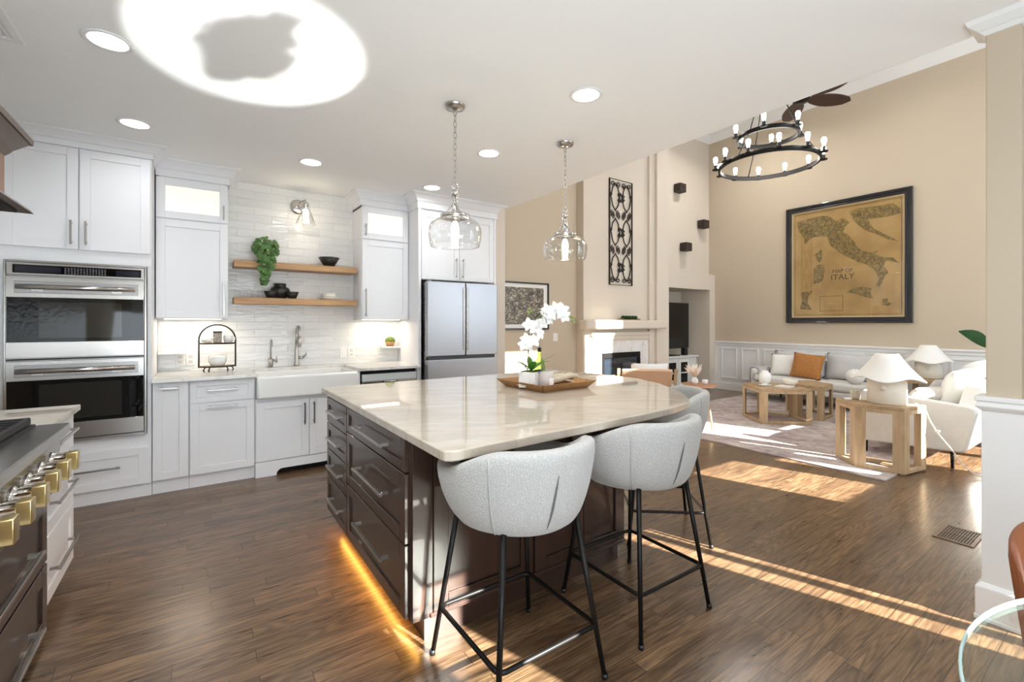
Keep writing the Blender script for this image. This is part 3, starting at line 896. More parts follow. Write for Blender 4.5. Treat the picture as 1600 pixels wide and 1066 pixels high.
mb = MB((1.29, 4.8, 0)); mb.box(1.281, 1.302, 4.54, YN - 0.002, 0, 0.883)
tag(mb.build('filler_panel', WHITE, None, 0.002, 1), 'narrow white end panel between sink and dishwasher', 'panel')
mb = MB((1.905, 4.8, 0)); mb.box(1.897, 1.919, 4.54, YN - 0.002, 0, 0.883)
tag(mb.build('filler_panel', WHITE, None, 0.002, 1), 'narrow white filler panel between dishwasher and refrigerator panel', 'panel')
o = (1.6, 4.85, 0)
t = thing('dishwasher', 'stainless steel dishwasher right of the farmhouse sink', 'dishwasher', o)
mb = MB(o); mb.box(1.306, 1.894, 4.58, 5.1, 0.02, 0.878); mb.build('tub', DARK, t)
mb = MB(o, faceY(4.57)); mb.box(1.322, 1.89, 0.775, 0.845, 0, 0.035); mb.build('control_panel', M('dishwasher_panel', S(206, 212, 214), 0.25), t, 0.004)
mb = MB(o, faceY(4.57)); mb.box(1.322, 1.89, 0.1, 0.772, 0, 0.03); mb.build('door', STEEL, t, 0.004)
mb = MB(o); mb.tube([(1.53, 4.545, 0.762), (1.56, 4.515, 0.765), (1.65, 4.515, 0.765), (1.68, 4.545, 0.762)], 0.012, 10); mb.build('handle', CHROME, t)

o = (0.3, 4.8, 0.884)
mb = MB(o)
mb.prism([(-0.309, 4.49), (0.404, 4.49), (0.404, 5.04), (1.276, 5.04), (1.276, 4.49), (1.919, 4.49), (1.919, YN - 0.013), (-0.309, YN - 0.013)], 0.884, 0.914)
tag(mb.build('countertop', QUARTZW, None, 0.004), 'pale stone countertop along the tiled kitchen wall', 'countertop')
o = (0.84, 4.78, 0.69)
t = thing('farmhouse_sink', 'white apron-front farmhouse sink', 'sink', o)
mb = MB(o); mb.rbox(0.407, 1.273, 4.475, 4.53, 0.69, 0.888, 0.02, 4); mb.build('apron', CERAM, t)
mb = MB(o)
mb.box(0.407, 0.435, 4.53, 5.038, 0.69, 0.886); mb.box(1.245, 1.273, 4.53, 5.038, 0.69, 0.886); mb.box(0.435, 1.245, 5.01, 5.038, 0.69, 0.886); mb.box(0.435, 1.245, 4.53, 5.01, 0.69, 0.71)
mb.build('basin', CERAM, t, 0.006)

def gooseneck(mb, x, y, z0, h, reach, r, n=12):
    pts = [(x, y, z0), (x, y, z0 + h * 0.72)]
    cz = z0 + h - reach / 2
    for i in range(n + 1):
        a = PI * i / n
        pts.append((x, y - reach / 2 + reach / 2 * math.cos(a), cz + reach / 2 * math.sin(a)))
    pts.append((x, y - reach, cz - h * 0.1))
    mb.tube(pts, r, 10)
    return (x, y - reach, cz - h * 0.1)
o = (0.585, 5.1, 0.914)
t = thing('water_tap', 'small brushed nickel drinking water tap beside the main faucet', 'faucet', o)
mb = MB(o); mb.cyl((0.585, 5.1, 0.914), 0.02, 0.09, 16); mb.build('base', NICKEL, t)
mb = MB(o); gooseneck(mb, 0.585, 5.1, 1.0, 0.185, 0.085, 0.007); mb.build('spout', NICKEL, t)
mb = MB(o); mb.tube([(0.6, 5.1, 0.985), (0.635, 5.09, 0.985)], 0.012, 10); mb.tube([(0.635, 5.09, 0.96), (0.635, 5.09, 1.02)], 0.007, 8); mb.build('lever', NICKEL, t)
o = (0.82, 5.1, 0.914)
t = thing('kitchen_faucet', 'tall brushed nickel pull-down kitchen faucet', 'faucet', o)
mb = MB(o); mb.lathe([(0.028, 0), (0.028, 0.02), (0.022, 0.04), (0.018, 0.17), (0.014, 0.26)], o, 18, True); mb.build('body', NICKEL, t)
mb = MB(o); e = gooseneck(mb, 0.82, 5.1, 1.15, 0.17, 0.17, 0.0125); mb.build('spout', NICKEL, t)
mb = MB(o); mb.lathe([(0.014, 0), (0.018, -0.04), (0.018, -0.1), (0.013, -0.11)], (e[0], e[1], e[2] + 0.005), 14, True); mb.build('spray_head', NICKEL, t)
mb = MB(o); mb.tube([(0.835, 5.1, 1.0), (0.875, 5.08, 1.0)], 0.016, 10); mb.tube([(0.873, 5.08, 1.0), (0.9, 5.06, 1.03), (0.905, 5.055, 1.06)], [0.012, 0.008, 0.005], 8); mb.build('lever', NICKEL, t)

# little wall ledges and outlets
o = (-0.21, 5.12, 1.08)
mb = MB(o); mb.box(-0.307, -0.106, 5.07, YN - 0.013, 1.075, 1.102)
tag(mb.build('wall_ledge', MARBLE, None, 0.003), 'empty little stone ledge on the tile beside the oven tower', 'shelf', 'stone ledges on the tile')
o = (1.81, 5.12, 1.08)
mb = MB(o); mb.box(1.705, 1.919, 5.07, YN - 0.013, 1.065, 1.09)
tag(mb.build('wall_ledge', MARBLE, None, 0.003), 'little stone ledge carrying the potted moss near the refrigerator', 'shelf', 'stone ledges on the tile')
def outlet(x, z, label, rocker=False):
    o = (x, YN - 0.013, z)
    t = thing('outlet', label, 'outlet', o, 0, 'wall plates on the tile')
    mb = MB(o, faceY(YN - 0.0131)); mb.box(x - 0.035, x + 0.035, z - 0.057, z + 0.057, 0, 0.006); mb.build('plate', PLASTIC, t, 0.002)
    mb = MB(o, faceY(YN - 0.0131))
    if rocker:
        mb.box(x - 0.014, x + 0.014, z - 0.03, z + 0.03, 0.006, 0.0095)
        mb.build('rocker', PLASTIC, t, 0.001)
    else:
        for dz in (-0.024, 0.024):
            mb.box(x - 0.017, x + 0.017, z + dz - 0.015, z + dz + 0.015, 0.006, 0.008)
            for dx in (-0.007, 0.004):
                mb.box(x + dx, x + dx + 0.003, z + dz - 0.006, z + dz + 0.006, 0.008, 0.0085)
        mb.build('socket', M('socket_grey', S(206, 202, 198), 0.4), t)
outlet(-0.148, 1.02, 'white outlet below the empty stone ledge, nearer the oven tower')
outlet(-0.068, 1.02, 'white outlet below the empty stone ledge, nearer the tiered stand')
outlet(1.30, 1.03, 'white rocker switch plate on the tile right of the sink', True)
outlet(1.385, 1.03, 'white outlet beside the rocker switch right of the sink')

# ------------------------------------------------------------------ floating shelves and what stands on them
for z0, z1, lab in ((1.882, 1.944, 'upper oak floating shelf, above the other one'), (1.537, 1.598, 'lower oak floating shelf, over the sink')):
    o = (0.82, 5.05, z0)
    mb = MB(o); mb.box(0.262, 1.383, 4.935, YN - 0.013, z0, z1)
    tag(mb.build('floating_shelf', SHELFW, None, 0.003), lab, 'shelf', 'oak floating shelves')
zt = 1.944
o = (0.52, 5.04, zt)
t = thing('trailing_plant', 'green trailing plant on the upper oak shelf', 'plant', o)
mb = MB(o); mb.lathe([(0.04, 0), (0.055, 0.02), (0.06, 0.09), (0.055, 0.09), (0.05, 0.03), (0.0, 0.03)], o, 18); mb.build('pot', BASKET, t)
rnd = random.Random(3)
mb = MB(o)
for i in range(150):
    u, v = rnd.uniform(-1, 1), rnd.uniform(0, 2 * PI)
    rr = rnd.uniform(0.55, 1.0)
    s_ = math.sqrt(1 - u * u)
    n = Vector((s_ * math.cos(v), s_ * math.sin(v), u))
    mb.disc((0.53 + n.x * 0.13 * rr, 5.03 + n.y * 0.10 * rr, 2.09 + n.z * 0.105 * rr), (n + Vector((rnd.uniform(-.5, .5), -0.6, rnd.uniform(-.3, .6)))), rnd.uniform(0.017, 0.028))
for i in range(105):
    q = (i / 105) ** 0.8
    w = 0.085 * (1 - q) + 0.02
    mb.disc((0.535 - 0.03 * q + rnd.uniform(-w, w), 4.925 - 0.012 + rnd.uniform(-0.035, 0.0), 2.06 - 0.34 * q), (rnd.uniform(-.7, .7), -1, rnd.uniform(0, .9)), rnd.uniform(0.016, 0.027))
mb.build('foliage', LEAF, t, recalc=False)
mb = MB(o)
for k in range(5):
    a = k * 0.03 - 0.06
    mb.tube([(0.52, 5.04, 2.02), (0.53 + a, 4.98, 2.06), (0.53 + a, 4.92, 1.98), (0.52 + a * 0.5, 4.915, 1.78)], 0.003, 5)
mb.build('vine', STEM, t)
o = (1.125, 5.05, zt)
mb = MB(o); mb.lathe([(0.0, 0.0), (0.045, 0.0), (0.105, 0.098), (0.101, 0.1), (0.042, 0.008), (0, 0.008)], o, 32)
tag(mb.build('bowl', BLKCER), 'black flared bowl alone on the upper oak shelf', 'bowl')
zt = 1.598
o = (0.662, 5.06, zt)
mb = MB(o); mb.lathe([(0, 0), (0.055, 0), (0.085, 0.045), (0.092, 0.08), (0.08, 0.105), (0.056, 0.118), (0.056, 0.146), (0.062, 0.15), (0.05, 0.15), (0.05, 0.11), (0, 0.1)], o, 32)
tag(mb.build('vase', BLKCER), 'round black ceramic vase on the lower oak shelf', 'vase')
for x, lab in ((0.572, 'dark bowl left of the black vase'), (0.762, 'dark bowl right of the black vase')):
    o = (x, 4.99, zt)
    mb = MB(o); mb.lathe([(0, 0), (0.036, 0), (0.062, 0.066), (0.058, 0.068), (0.032, 0.008), (0, 0.008)], o, 26)
    tag(mb.build('bowl', BLKCER), lab, 'bowl', 'dark bowls by the vase')
o = (1.14, 5.04, zt)
mb = MB(o); mb.lathe([(0, 0), (0.07, 0), (0.112, 0.014), (0.11, 0.018), (0.07, 0.006), (0, 0.006)], o, 32)
tag(mb.build('plate', MATTEW), 'cream plate at the bottom of the small stack on the lower shelf', 'plate')
for k, lab in enumerate(('cream bowl resting on the plate, lower of two', 'cream bowl on top of the small stack')):
    o = (1.12, 5.04, zt + 0.007 + 0.018 * k)
    mb = MB(o); mb.lathe([(0, 0), (0.04, 0), (0.066, 0.03), (0.068, 0.046), (0.064, 0.046), (0.06, 0.03), (0.036, 0.006), (0, 0.006)], o, 28)
    tag(mb.build('bowl', MATTEW), lab, 'bowl', 'stacked cream bowls')
for i, x in enumerate((0.292, 0.343, 0.394, 0.445, 0.49)):
    o = (x, 5.05 if i % 2 == 0 else 5.09, zt)
    mb = MB(o); mb.lathe([(0, 0.0), (0.02, 0.0), (0.024, 0.075), (0.0225, 0.075), (0.019, 0.006), (0, 0.006)], o, 18)
    tag(mb.build('drinking_glass', TUMBLER), ('clear glass at the far left end of the lower shelf', 'second clear glass from the left end of the lower shelf', 'middle clear glass of five on the lower shelf', 'fourth clear glass from the left end of the lower shelf', 'clear glass nearest the dark bowl on the lower shelf')[i], 'glass', 'glasses on the lower shelf')
o = (1.81, 5.115, 1.09)
t = thing('potted_moss', 'round green moss plant in a small basket on the stone ledge', 'plant', o)
mb = MB(o); mb.lathe([(0, 0), (0.038, 0), (0.056, 0.052), (0.05, 0.052), (0.03, 0.01), (0, 0.01)], o, 24); mb.build('basket', BASKET, t)
mb = MB(o); mb.ball((1.81, 5.115, 1.15), (0.058, 0.048, 0.046), 20, 12)
for v in mb.bm.verts:
    v.co *= 1 + rnd.uniform(-0.04, 0.04)
mb.build('moss_ball', MOSS, t)

# wall sconce above the shelves
o = (0.845, YN - 0.013, 2.56)
t = thing('wall_sconce', 'nickel wall sconce with clear cone shade above the shelves', 'wall lamp', o)
mb = MB(o); mb.lathe([(0.075, 0), (0.075, -0.012), (0.055, -0.022), (0.0, -0.024)], (0.845, YN - 0.014, 2.56), 28, axis='y'); mb.build('backplate', CHROME, t)
mb = MB(o); mb.tube([(0.845, 5.15, 2.56), (0.85, 5.08, 2.6), (0.885, 5.0, 2.605), (0.887, 4.99, 2.58)], 0.007, 8); mb.build('arm', CHROME, t)
mb = MB(o); mb.lathe([(0.012, 0), (0.03, -0.012), (0.03, -0.035), (0.02, -0.05), (0.02, -0.075)], (0.887, 4.99, 2.585), 20); mb.build('socket', CHROME, t)
mb = MB(o); mb.lathe([(0.012, 0), (0.024, -0.025), (0.027, -0.05), (0.018, -0.085), (0.002, -0.1)], (0.887, 4.99, 2.515), 16); mb.build('bulb', BULB, t)
mb = MB(o); mb.lathe([(0.03, 0), (0.045, -0.05), (0.095, -0.2), (0.093, -0.2), (0.043, -0.05), (0.028, -0.0)], (0.887, 4.99, 2.55), 28); mb.build('glass_shade', GLASS, t)
lamp('sconce_light', 'POINT', (0.887, 4.93, 2.42), 1.6, (1, 0.85, 0.65), shadow_soft_size=0.05)

# two-tier arched stand
cx, cy, z0 = 0.134, 4.93, 0.914
o = (cx, cy, z0)
t = thing('tiered_stand', 'black arched two-tier stand on the counter left of the sink', 'stand', o)
mb = MB(o)
pts = [(cx - 0.14, cy, 0.955), (cx - 0.14, cy, 1.2)] + [(cx - 0.14 * math.cos(a), cy, 1.2 + 0.14 * math.sin(a)) for a in [PI * k / 16 for k in range(1, 16)]] + [(cx + 0.14, cy, 1.2), (cx + 0.14, cy, 0.955)]
mb.tube(pts, 0.0065, 8)
mb.build('arch_frame', IRON, t)
for z in (0.958, 1.165):
    poly = [(cx + 0.135 * math.cos(a), cy - 0.09 * math.sin(a)) for a in [PI * k / 16 for k in range(17)]]
    mb = MB(o); mb.prism([(cx + 0.135, cy + 0.03), (cx - 0.135, cy + 0.03)] + poly[::-1], z, z + 0.012); sh = mb.build('tray', OAKX, t)
    mb = MB(o); mb.tube([(a, b, z + 0.006) for a, b in [(cx + 0.138, cy + 0.03)] + [(cx + 0.138 * math.cos(q), cy - 0.094 * math.sin(q)) for q in [PI * k / 16 for k in range(17)]] + [(cx - 0.138, cy + 0.03)]], 0.007, 6, closed=True); mb.build('rim', IRON, sh)
for dx, dy in ((-0.095, -0.05), (0.11, 0.0), (-0.06, -0.075), (0.07, -0.07)):
    mb = MB(o); mb.tube([(cx + dx, cy + dy, 0.957), (cx + dx * 1.12, cy + dy, 0.935), (cx + dx * 1.05, cy + dy, 0.918)], 0.006, 6); mb.build('foot', IRON, t)
o = (cx, cy - 0.015, 0.97)
mb = MB(o); mb.lathe([(0, 0), (0.05, 0), (0.068, 0.03), (0.072, 0.085), (0.068, 0.085), (0.062, 0.03), (0.04, 0.008), (0, 0.008)], o, 28)
tag(mb.build('bowl', CERAM), 'deep white bowl on the lower tier of the black stand', 'bowl')
o = (cx + 0.0, cy, 1.177)
t = thing('tin_canister', 'patterned tin canister on the upper tier of the black stand', 'canister', o)
mb = MB(o); mb.rbox(cx - 0.033, cx + 0.033, cy - 0.03, cy + 0.03, 1.177, 1.268, 0.006, 2); mb.build('body', CANIS, t)
mb = MB(o); mb.box(cx - 0.035, cx + 0.035, cy - 0.032, cy + 0.032, 1.268, 1.28); mb.build('lid', IRON, t)
o = (cx + 0.082, cy - 0.01, 1.177)
t = thing('mug', 'white mug right of the tin canister on the upper tier', 'mug', o)
mb = MB(o); mb.lathe([(0, 0), (0.03, 0), (0.036, 0.03), (0.034, 0.066), (0.031, 0.066), (0.03, 0.01), (0, 0.008)], o, 22); mb.build('cup', CERAM, t)
mb = MB(o); mb.tube([(o[0] + 0.033, o[1], 1.23), (o[0] + 0.052, o[1], 1.225), (o[0] + 0.052, o[1], 1.2), (o[0] + 0.033, o[1], 1.19)], 0.004, 6); mb.build('handle', CERAM, t)
o = (cx - 0.078, cy - 0.02, 1.177)
mb = MB(o); mb.ball((o[0], o[1], o[2] + 0.022), (0.042, 0.022, 0.022), 16, 10); mb.ball((o[0] + 0.036, o[1], o[2] + 0.042), (0.018, 0.015, 0.016), 12, 8); mb.leaf((o[0] - 0.02, o[1], o[2] + 0.03), (-1, 0, 0.1), 0.05, 0.03)
tag(mb.build('bird_figurine', CERAM), 'small white bird figurine left of the tin canister', 'figurine')

# ------------------------------------------------------------------ west run: white drawers, rangetop, dark drawers, hood
o = (-0.9, 3.05, 0)
t = thing('drawer_cabinet', 'white three-drawer cabinet at the end of the range wall', 'cabinet', o)
mb = MB(o); mb.box(XW + 0.002, -0.575, 2.765, 3.335, 0.09, 0.883); mb.build('carcass', WHITE, t, 0.002, 1)
mb = MB(o); mb.box(XW + 0.002, -0.64, 2.765, 3.335, 0.0, 0.09); mb.build('toe_board', WHITE, t)
F = faceXp(-0.575)
front(t, 'drawer', F, o, (2.772, 3.328, 0.70, 0.878), (2.84, 0.81, 3.22, 0.81), f=0.045)
front(t, 'drawer', F, o, (2.772, 3.328, 0.412, 0.692), (2.84, 0.545, 3.22, 0.545))
front(t, 'drawer', F, o, (2.772, 3.328, 0.105, 0.404), (2.84, 0.25, 3.22, 0.25))
o = (-0.87, 3.06, 0.884)
mb = MB(o); mb.box(XW + 0.002, -0.532, 2.762, 3.36, 0.884, 0.914)
tag(mb.build('countertop', QUARTZ, None, 0.004), 'short taupe stone countertop at the end of the range', 'countertop')

o = (-0.87, 2.15, 0)
t = thing('range_base_cabinet', 'dark wood two-drawer cabinet under the rangetop', 'cabinet', o)
mb = MB(o); mb.box(XW + 0.002, -0.562, 1.54, 2.755, 0.02, 0.628); mb.build('carcass', DARKH, t)
F = faceXp(-0.562)
front(t, 'drawer', F, o, (1.545, 2.752, 0.335, 0.622), (1.78, 0.46, 2.50, 0.46), DARKH, 0.07, out=0.04, hr=0.008)
front(t, 'drawer', F, o, (1.545, 2.752, 0.03, 0.322), (1.78, 0.155, 2.50, 0.155), DARKH, 0.07, out=0.04, hr=0.008)
o = (-0.87, 2.15, 0.63)
t = thing('rangetop', 'stainless steel gas rangetop with steel and brass knobs', 'stove', o)
mb = MB(o)
mb.hexa([(XW + 0.002, 1.542, 0.63), (-0.515, 1.542, 0.63), (-0.515, 2.757, 0.63), (XW + 0.002, 2.757, 0.63), (XW + 0.002, 1.542, 0.875), (-0.497, 1.542, 0.875), (-0.497, 2.757, 0.875), (XW + 0.002, 2.757, 0.875)])
mb.box(XW + 0.002, -0.47, 1.542, 2.757, 0.875, 0.918)
mb.build('body', STEEL, t, 0.006)
mb = MB(o); mb.box(-1.12, -0.575, 1.56, 2.74, 0.918, 0.926); mb.build('burner_pan', DARK, t)
for k in range(3):
    y0 = 1.57 + 0.388 * k
    y1 = y0 + 0.376
    mb = MB(o)
    x0, x1 = -1.11, -0.585
    for q in ((x0, x1, y0, y0 + 0.018), (x0, x1, y1 - 0.018, y1), (x0, x0 + 0.018, y0, y1), (x1 - 0.018, x1, y0, y1)):
        mb.box(q[0], q[1], q[2], q[3], 0.93, 0.958)
    for j in range(1, 6):
        y = y0 + (y1 - y0) * j / 6
        mb.box(x0, x1, y - 0.006, y + 0.006, 0.942, 0.958)
    mb.box((x0 + x1) / 2 - 0.008, (x0 + x1) / 2 + 0.008, y0, y1, 0.94, 0.956)
    mb.build('grate', CAST, t, 0.003, 1)
    for x in (-0.97, -0.72):
        mb = MB(o); mb.cyl((x, (y0 + y1) / 2, 0.926), 0.045, 0.012, 20, r2=0.036); mb.build('burner', CAST, t)
for k in range(7):
    y = 2.60 - 0.157 * k
    c = (-0.502, y, 0.785)
    mb = MB(o); mb.lathe([(0.0, -0.004), (0.042, -0.004), (0.042, 0.008), (0.032, 0.012), (0.03, 0.05), (0.0, 0.05)], c, 24, axis='x')
    for j in range(10):
        a = 2 * PI * j / 10
        mb.box(c[0] + 0.018, c[0] + 0.05, y + 0.032 * math.cos(a) - 0.003, y + 0.032 * math.cos(a) + 0.003, 0.785 + 0.032 * math.sin(a) - 0.003, 0.785 + 0.032 * math.sin(a) + 0.003)
    kn = mb.build('knob', CHROME, t)
    mb = MB(o); mb.rbox(c[0] + 0.05, c[0] + 0.085, y - 0.024, y + 0.024, 0.785 - 0.036, 0.785 + 0.036, 0.003, 2); mb.build('brass_grip', BRASS, kn)

o = (-0.9, 2.15, 1.82)
t = thing('range_hood', 'brown wood range hood with dark moldings above the rangetop', 'range hood', o)
mb = MB(o); mb.box(XW + 0.002, -0.65, 1.62, 2.675, 1.85, 2.07); mb.build('body', HOODW, t)
mb = MB(o)
def flare(d0, d1, z0, z1):
    mb.hexa([(XW + 0.002, 1.62 - d0, z0), (-0.65 + d0, 1.62 - d0, z0), (-0.65 + d0, 2.675 + d0, z0), (XW + 0.002, 2.675 + d0, z0),
             (XW + 0.002, 1.62 - d1, z1), (-0.65 + d1, 1.62 - d1, z1), (-0.65 + d1, 2.675 + d1, z1), (XW + 0.002, 2.675 + d1, z1)])
flare(0.07, 0.06, 1.818, 1.832); flare(0.06, 0.0, 1.832, 1.862)
mb.build('bottom_molding', HOODD, t)
mb = MB(o)
flare(0.0, 0.012, 2.03, 2.045); flare(0.012, 0.02, 2.045, 2.06); flare(0.02, 0.06, 2.06, 2.105); flare(0.068, 0.07, 2.105, 2.128)
mb.build('cornice', HOODD, t)
mb = MB(o); mb.box(-1.05, -0.62, 1.6, 2.7, 1.81, 1.818); mb.build('vent_screen', DARK, t)
mb = MB((-0.95, 2.15, 2.13)); mb.box(XW + 0.002, -0.82, 1.75, 2.55, 2.13, H1 - 0.001)
tag(mb.build('hood_chimney', WHITE, None, 0.003), 'white boxed hood chimney rising to the ceiling', 'hood chimney')
mb = MB(T=None)
mb.box(XW + 0.001, XW + 0.01, 1.2, 4.55, 0.9, H1)
struct('wall_backsplash_west', mb, TILE)
o = (-0.85, 3.08, H1)
t = thing('ceiling_vent', 'white ceiling vent above the range wall', 'vent', (-0.85, 3.08, H1))
mb = MB(o)
for q in ((-1.0, -0.965, 2.6, 3.22), (-0.745, -0.71, 2.6, 3.22), (-0.965, -0.745, 2.6, 2.635), (-0.965, -0.745, 3.185, 3.22)):
    mb.box(q[0], q[1], q[2], q[3], H1 - 0.014, H1 - 0.001)
mb.build('frame', TRIM, t, 0.003, 1)
mb = MB(o)
for k in range(9):
    x = -0.955 + k * 0.024
    mb.hexa([(x, 2.635, H1 - 0.012), (x + 0.004, 2.635, H1 - 0.012), (x + 0.004, 3.185, H1 - 0.012), (x, 3.185, H1 - 0.012), (x + 0.012, 2.635, H1 - 0.001), (x + 0.016, 2.635, H1 - 0.001), (x + 0.016, 3.185, H1 - 0.001), (x + 0.012, 3.185, H1 - 0.001)])
mb.build('louvers', TRIM, t)

# ------------------------------------------------------------------ island
o = (1.4, 2.4, 0)
t = thing('kitchen_island', 'dark brown kitchen island cabinet with drawers on its left side', 'island', o)
X0, X1, Y0, Y1 = 0.72, 2.0, 1.80, 3.20
mb = MB(o); mb.box(X0, X1, Y0, Y1, 0.112, 0.875); mb.build('carcass', DARKW, t, 0.003, 1)
mb = MB(o); mb.box(X0 + 0.07, X1 - 0.02, Y0 + 0.012, Y1 - 0.05, 0.0, 0.112); mb.build('plinth', DARKW, t)
F = faceXn(X0)
zsl = [0.124, 0.352, 0.536, 0.708, 0.872]
for a, b in zip(zsl[:-1], zsl[1:]):
    front(t, 'drawer', F, o, (2.712, 3.196, a, b - 0.007), (2.76, (a + b) / 2 + 0.01, 3.03, (a + b) / 2 + 0.01), DARKH, 0.045, out=0.04, hr=0.0075)
for a, b, zz in ((0.124, 0.428, 0.305), (0.435, 0.726, 0.592), (0.733, 0.872, 0.81)):
    front(t, 'drawer', F, o, (1.806, 2.704, a, b), (1.985, zz, 2.44, zz), DARKH, 0.055 if b < 0.8 else 0.04, out=0.04, hr=0.0075)
F = faceY(Y0)
mb = MB(o, F)
mb.box(0.722, 0.815, 0.112, 0.874, 0, 0.022)
mb.build('corner_post', DARKW, t, 0.003, 1)
for a, b in ((0.818, 1.346), (1.358, 1.682), (1.688, 1.998)):
    mb = MB(o, F); shaker(mb, a, b, 0.115, 0.872, 0, 0.022, 0.07, 0.012); mb.build('end_panel', DARKW, t, 0.002, 1)
mb = MB(o, F); mb.box(0.80, 1.998, 0.112, 0.13, 0.022, 0.03); mb.build('base_bead', DARKW, t, 0.003, 1)
mb = MB(o); mb.box(0.76, 0.775, 1.9, 3.1, 0.104, 0.111); mb.build('led_strip', LED, t)
lamp('island_toe_light', 'AREA', (0.782, 2.5, 0.1), 3.2, (1.0, 0.46, 0.08), (-1, 0, -0.2), shape='RECTANGLE', size=1.3, size_y=0.03)

o = (1.8, 2.4, 0.876)
poly = [(0.69, 3.32), (0.69, 1.45), (0.695, 1.425), (0.715, 1.41), (0.745, 1.405), (1.14, 1.43), (1.76, 1.46), (2.05, 1.49), (2.28, 1.545), (2.47, 1.71), (2.64, 1.92), (2.78, 2.14), (2.88, 2.42), (2.88, 2.7), (2.83, 2.98), (2.74, 3.32)]
mb = MB(o); mb.prism(poly, 0.876, 0.914)
tag(mb.build('countertop', QUARTZ, None, 0.006, 3), 'large taupe stone island countertop with a bowed end', 'countertop')

# ------------------------------------------------------------------ bar stools
def make_stool():
    t = thing('bar_stool', 'x', 'stool', (0, 0, 0), 0, 'bouclé bar stools at the island')
    # upholstered barrel shell: open towards +Y (front)
    N, a0 = 40, math.radians(148)
    def outline(ang):
        k = abs(ang) / a0
        q = min(1, max(0, (k - 0.28) / 0.42))
        top = 0.925 - 0.095 * q * q * (3 - 2 * q)
        return top
    outer, rings = [], []
    for i in range(N + 1):
        ang = -a0 + 2 * a0 * i / N
        k = abs(ang) / a0
        c, s_ = -math.cos(ang), math.sin(ang)
        top = outline(ang)
        endf = max(0.0, (k - 0.86) / 0.14)
        zb = 0.605 + 0.05 * k ** 2.2 + 0.05 * endf ** 1.5
        th = 0.052
        prof = []
        H = top - zb
        for (fz, ro) in ((0.0, 0.212), (0.05, 0.246), (0.2, 0.268), (0.4, 0.287), (0.62, 0.300), (0.82, 0.308), (0.95, 0.307), (0.99, 0.298)):
            prof.append((ro, zb + H * fz))
        prof.append((0.272, top))
        for (fz, ro) in ((0.985, 0.257), (0.93, 0.25), (0.7, 0.248), (0.4, 0.236), (0.2, 0.21), (0.08, 0.16)):
            prof.append((ro, zb + H * fz))
        sc = 1.0 - 0.25 * endf ** 3
        ring = []
        mr = 0.255
        mz = (top + zb) / 2
        for r, z in prof:
            rr = mr + (r - mr) * sc
            ring.append((rr * s_ * 1.0, rr * c, mz + (z - mz) * (1 - 0.22 * endf ** 3)))
        rings.append(ring)
    mb = MB()
    mb.rings(rings, closed_u=True, cap=True)
    sh = mb.build('backrest', BOUCLE, t, sub=1)
    mb = MB()
    prof = [(0.0, 0.595), (0.16, 0.596), (0.215, 0.605), (0.24, 0.635), (0.243, 0.665), (0.225, 0.69), (0.15, 0.702), (0.0, 0.705)]
    mb.lathe(prof, (0, 0.03, 0), 32)
    mb.build('seat', BOUCLE, t)
    for ang in (-52, 52):
        a = math.radians(ang)
        pts = []
        for f_, r in ((0.05, 0.242), (0.2, 0.269), (0.4, 0.288), (0.62, 0.301), (0.82, 0.309), (0.95, 0.306)):
            k = abs(a) / a0
            top, zb = outline(a), 0.605 + 0.05 * k ** 2.2
            pts.append((r * math.sin(a), -r * math.cos(a), zb + (top - zb) * f_))
        mb = MB(); mb.tube(pts, 0.0028, 6); mb.build('seam', BOUCLE, sh)
    a = math.radians(-11)
    pts = []
    for f_, r, w in ((0.14, 0.258, 0.001), (0.25, 0.273, 0.004), (0.38, 0.286, 0.006), (0.52, 0.2945, 0.006), (0.64, 0.3015, 0.004), (0.74, 0.306, 0.001)):
        k = abs(a) / a0
        top, zb = outline(a), 0.605 + 0.05 * k ** 2.2
        pts.append(((r + 0.003) * math.sin(a + 0.1 * f_), -(r + 0.003) * math.cos(a + 0.1 * f_), zb + (top - zb) * f_))
    mb = MB(); mb.tube(pts, [0.001, 0.0025, 0.0035, 0.0035, 0.0025, 0.001], 6); mb.build('slit_shade', DSEAM, sh)  # dark strip laid on the shell as the shade inside a slit
    for sx in (-1, 1):
        for sy in (-1, 1):
            mb = MB()
            mb.tube([(sx * 0.165, sy * 0.165, 0.63), (sx * 0.243, sy * 0.243, 0.012)], [0.0115, 0.0095], 12)
            lg = mb.build('leg', BLACK, t)
            mb = MB(); mb.cyl((sx * 0.2445, sy * 0.2445, 0), 0.012, 0.02, 12); mb.build('foot_cap', ROUTER, lg)
    q = 0.222
    pts = []
    for (cx_, cy_, st) in ((q, q, 0), (-q, q, 90), (-q, -q, 180), (q, -q, 270)):
        for k in range(5):
            a = math.radians(st + 90 * k / 4)
            pts.append((cx_ - math.copysign(0.03, cx_) + 0.03 * math.cos(a), cy_ - math.copysign(0.03, cy_) + 0.03 * math.sin(a), 0.2))
    mb = MB(); mb.tube(pts, 0.009, 10, closed=True); mb.build('footrest', BLACK, t)
    return t
st = make_stool()
st.location = (1.03, 1.475, 0)
st['label'] = 'ivory bouclé bar stool nearest the drawer side of the island'
s2 = dup(st, (1.757, 1.50, 0), 0.0); s2['label'] = 'ivory bouclé bar stool between the other two stools'
s3 = dup(st, (2.50, 1.925, 0), 0.90); s3['label'] = 'ivory bouclé bar stool at the bowed end of the island'

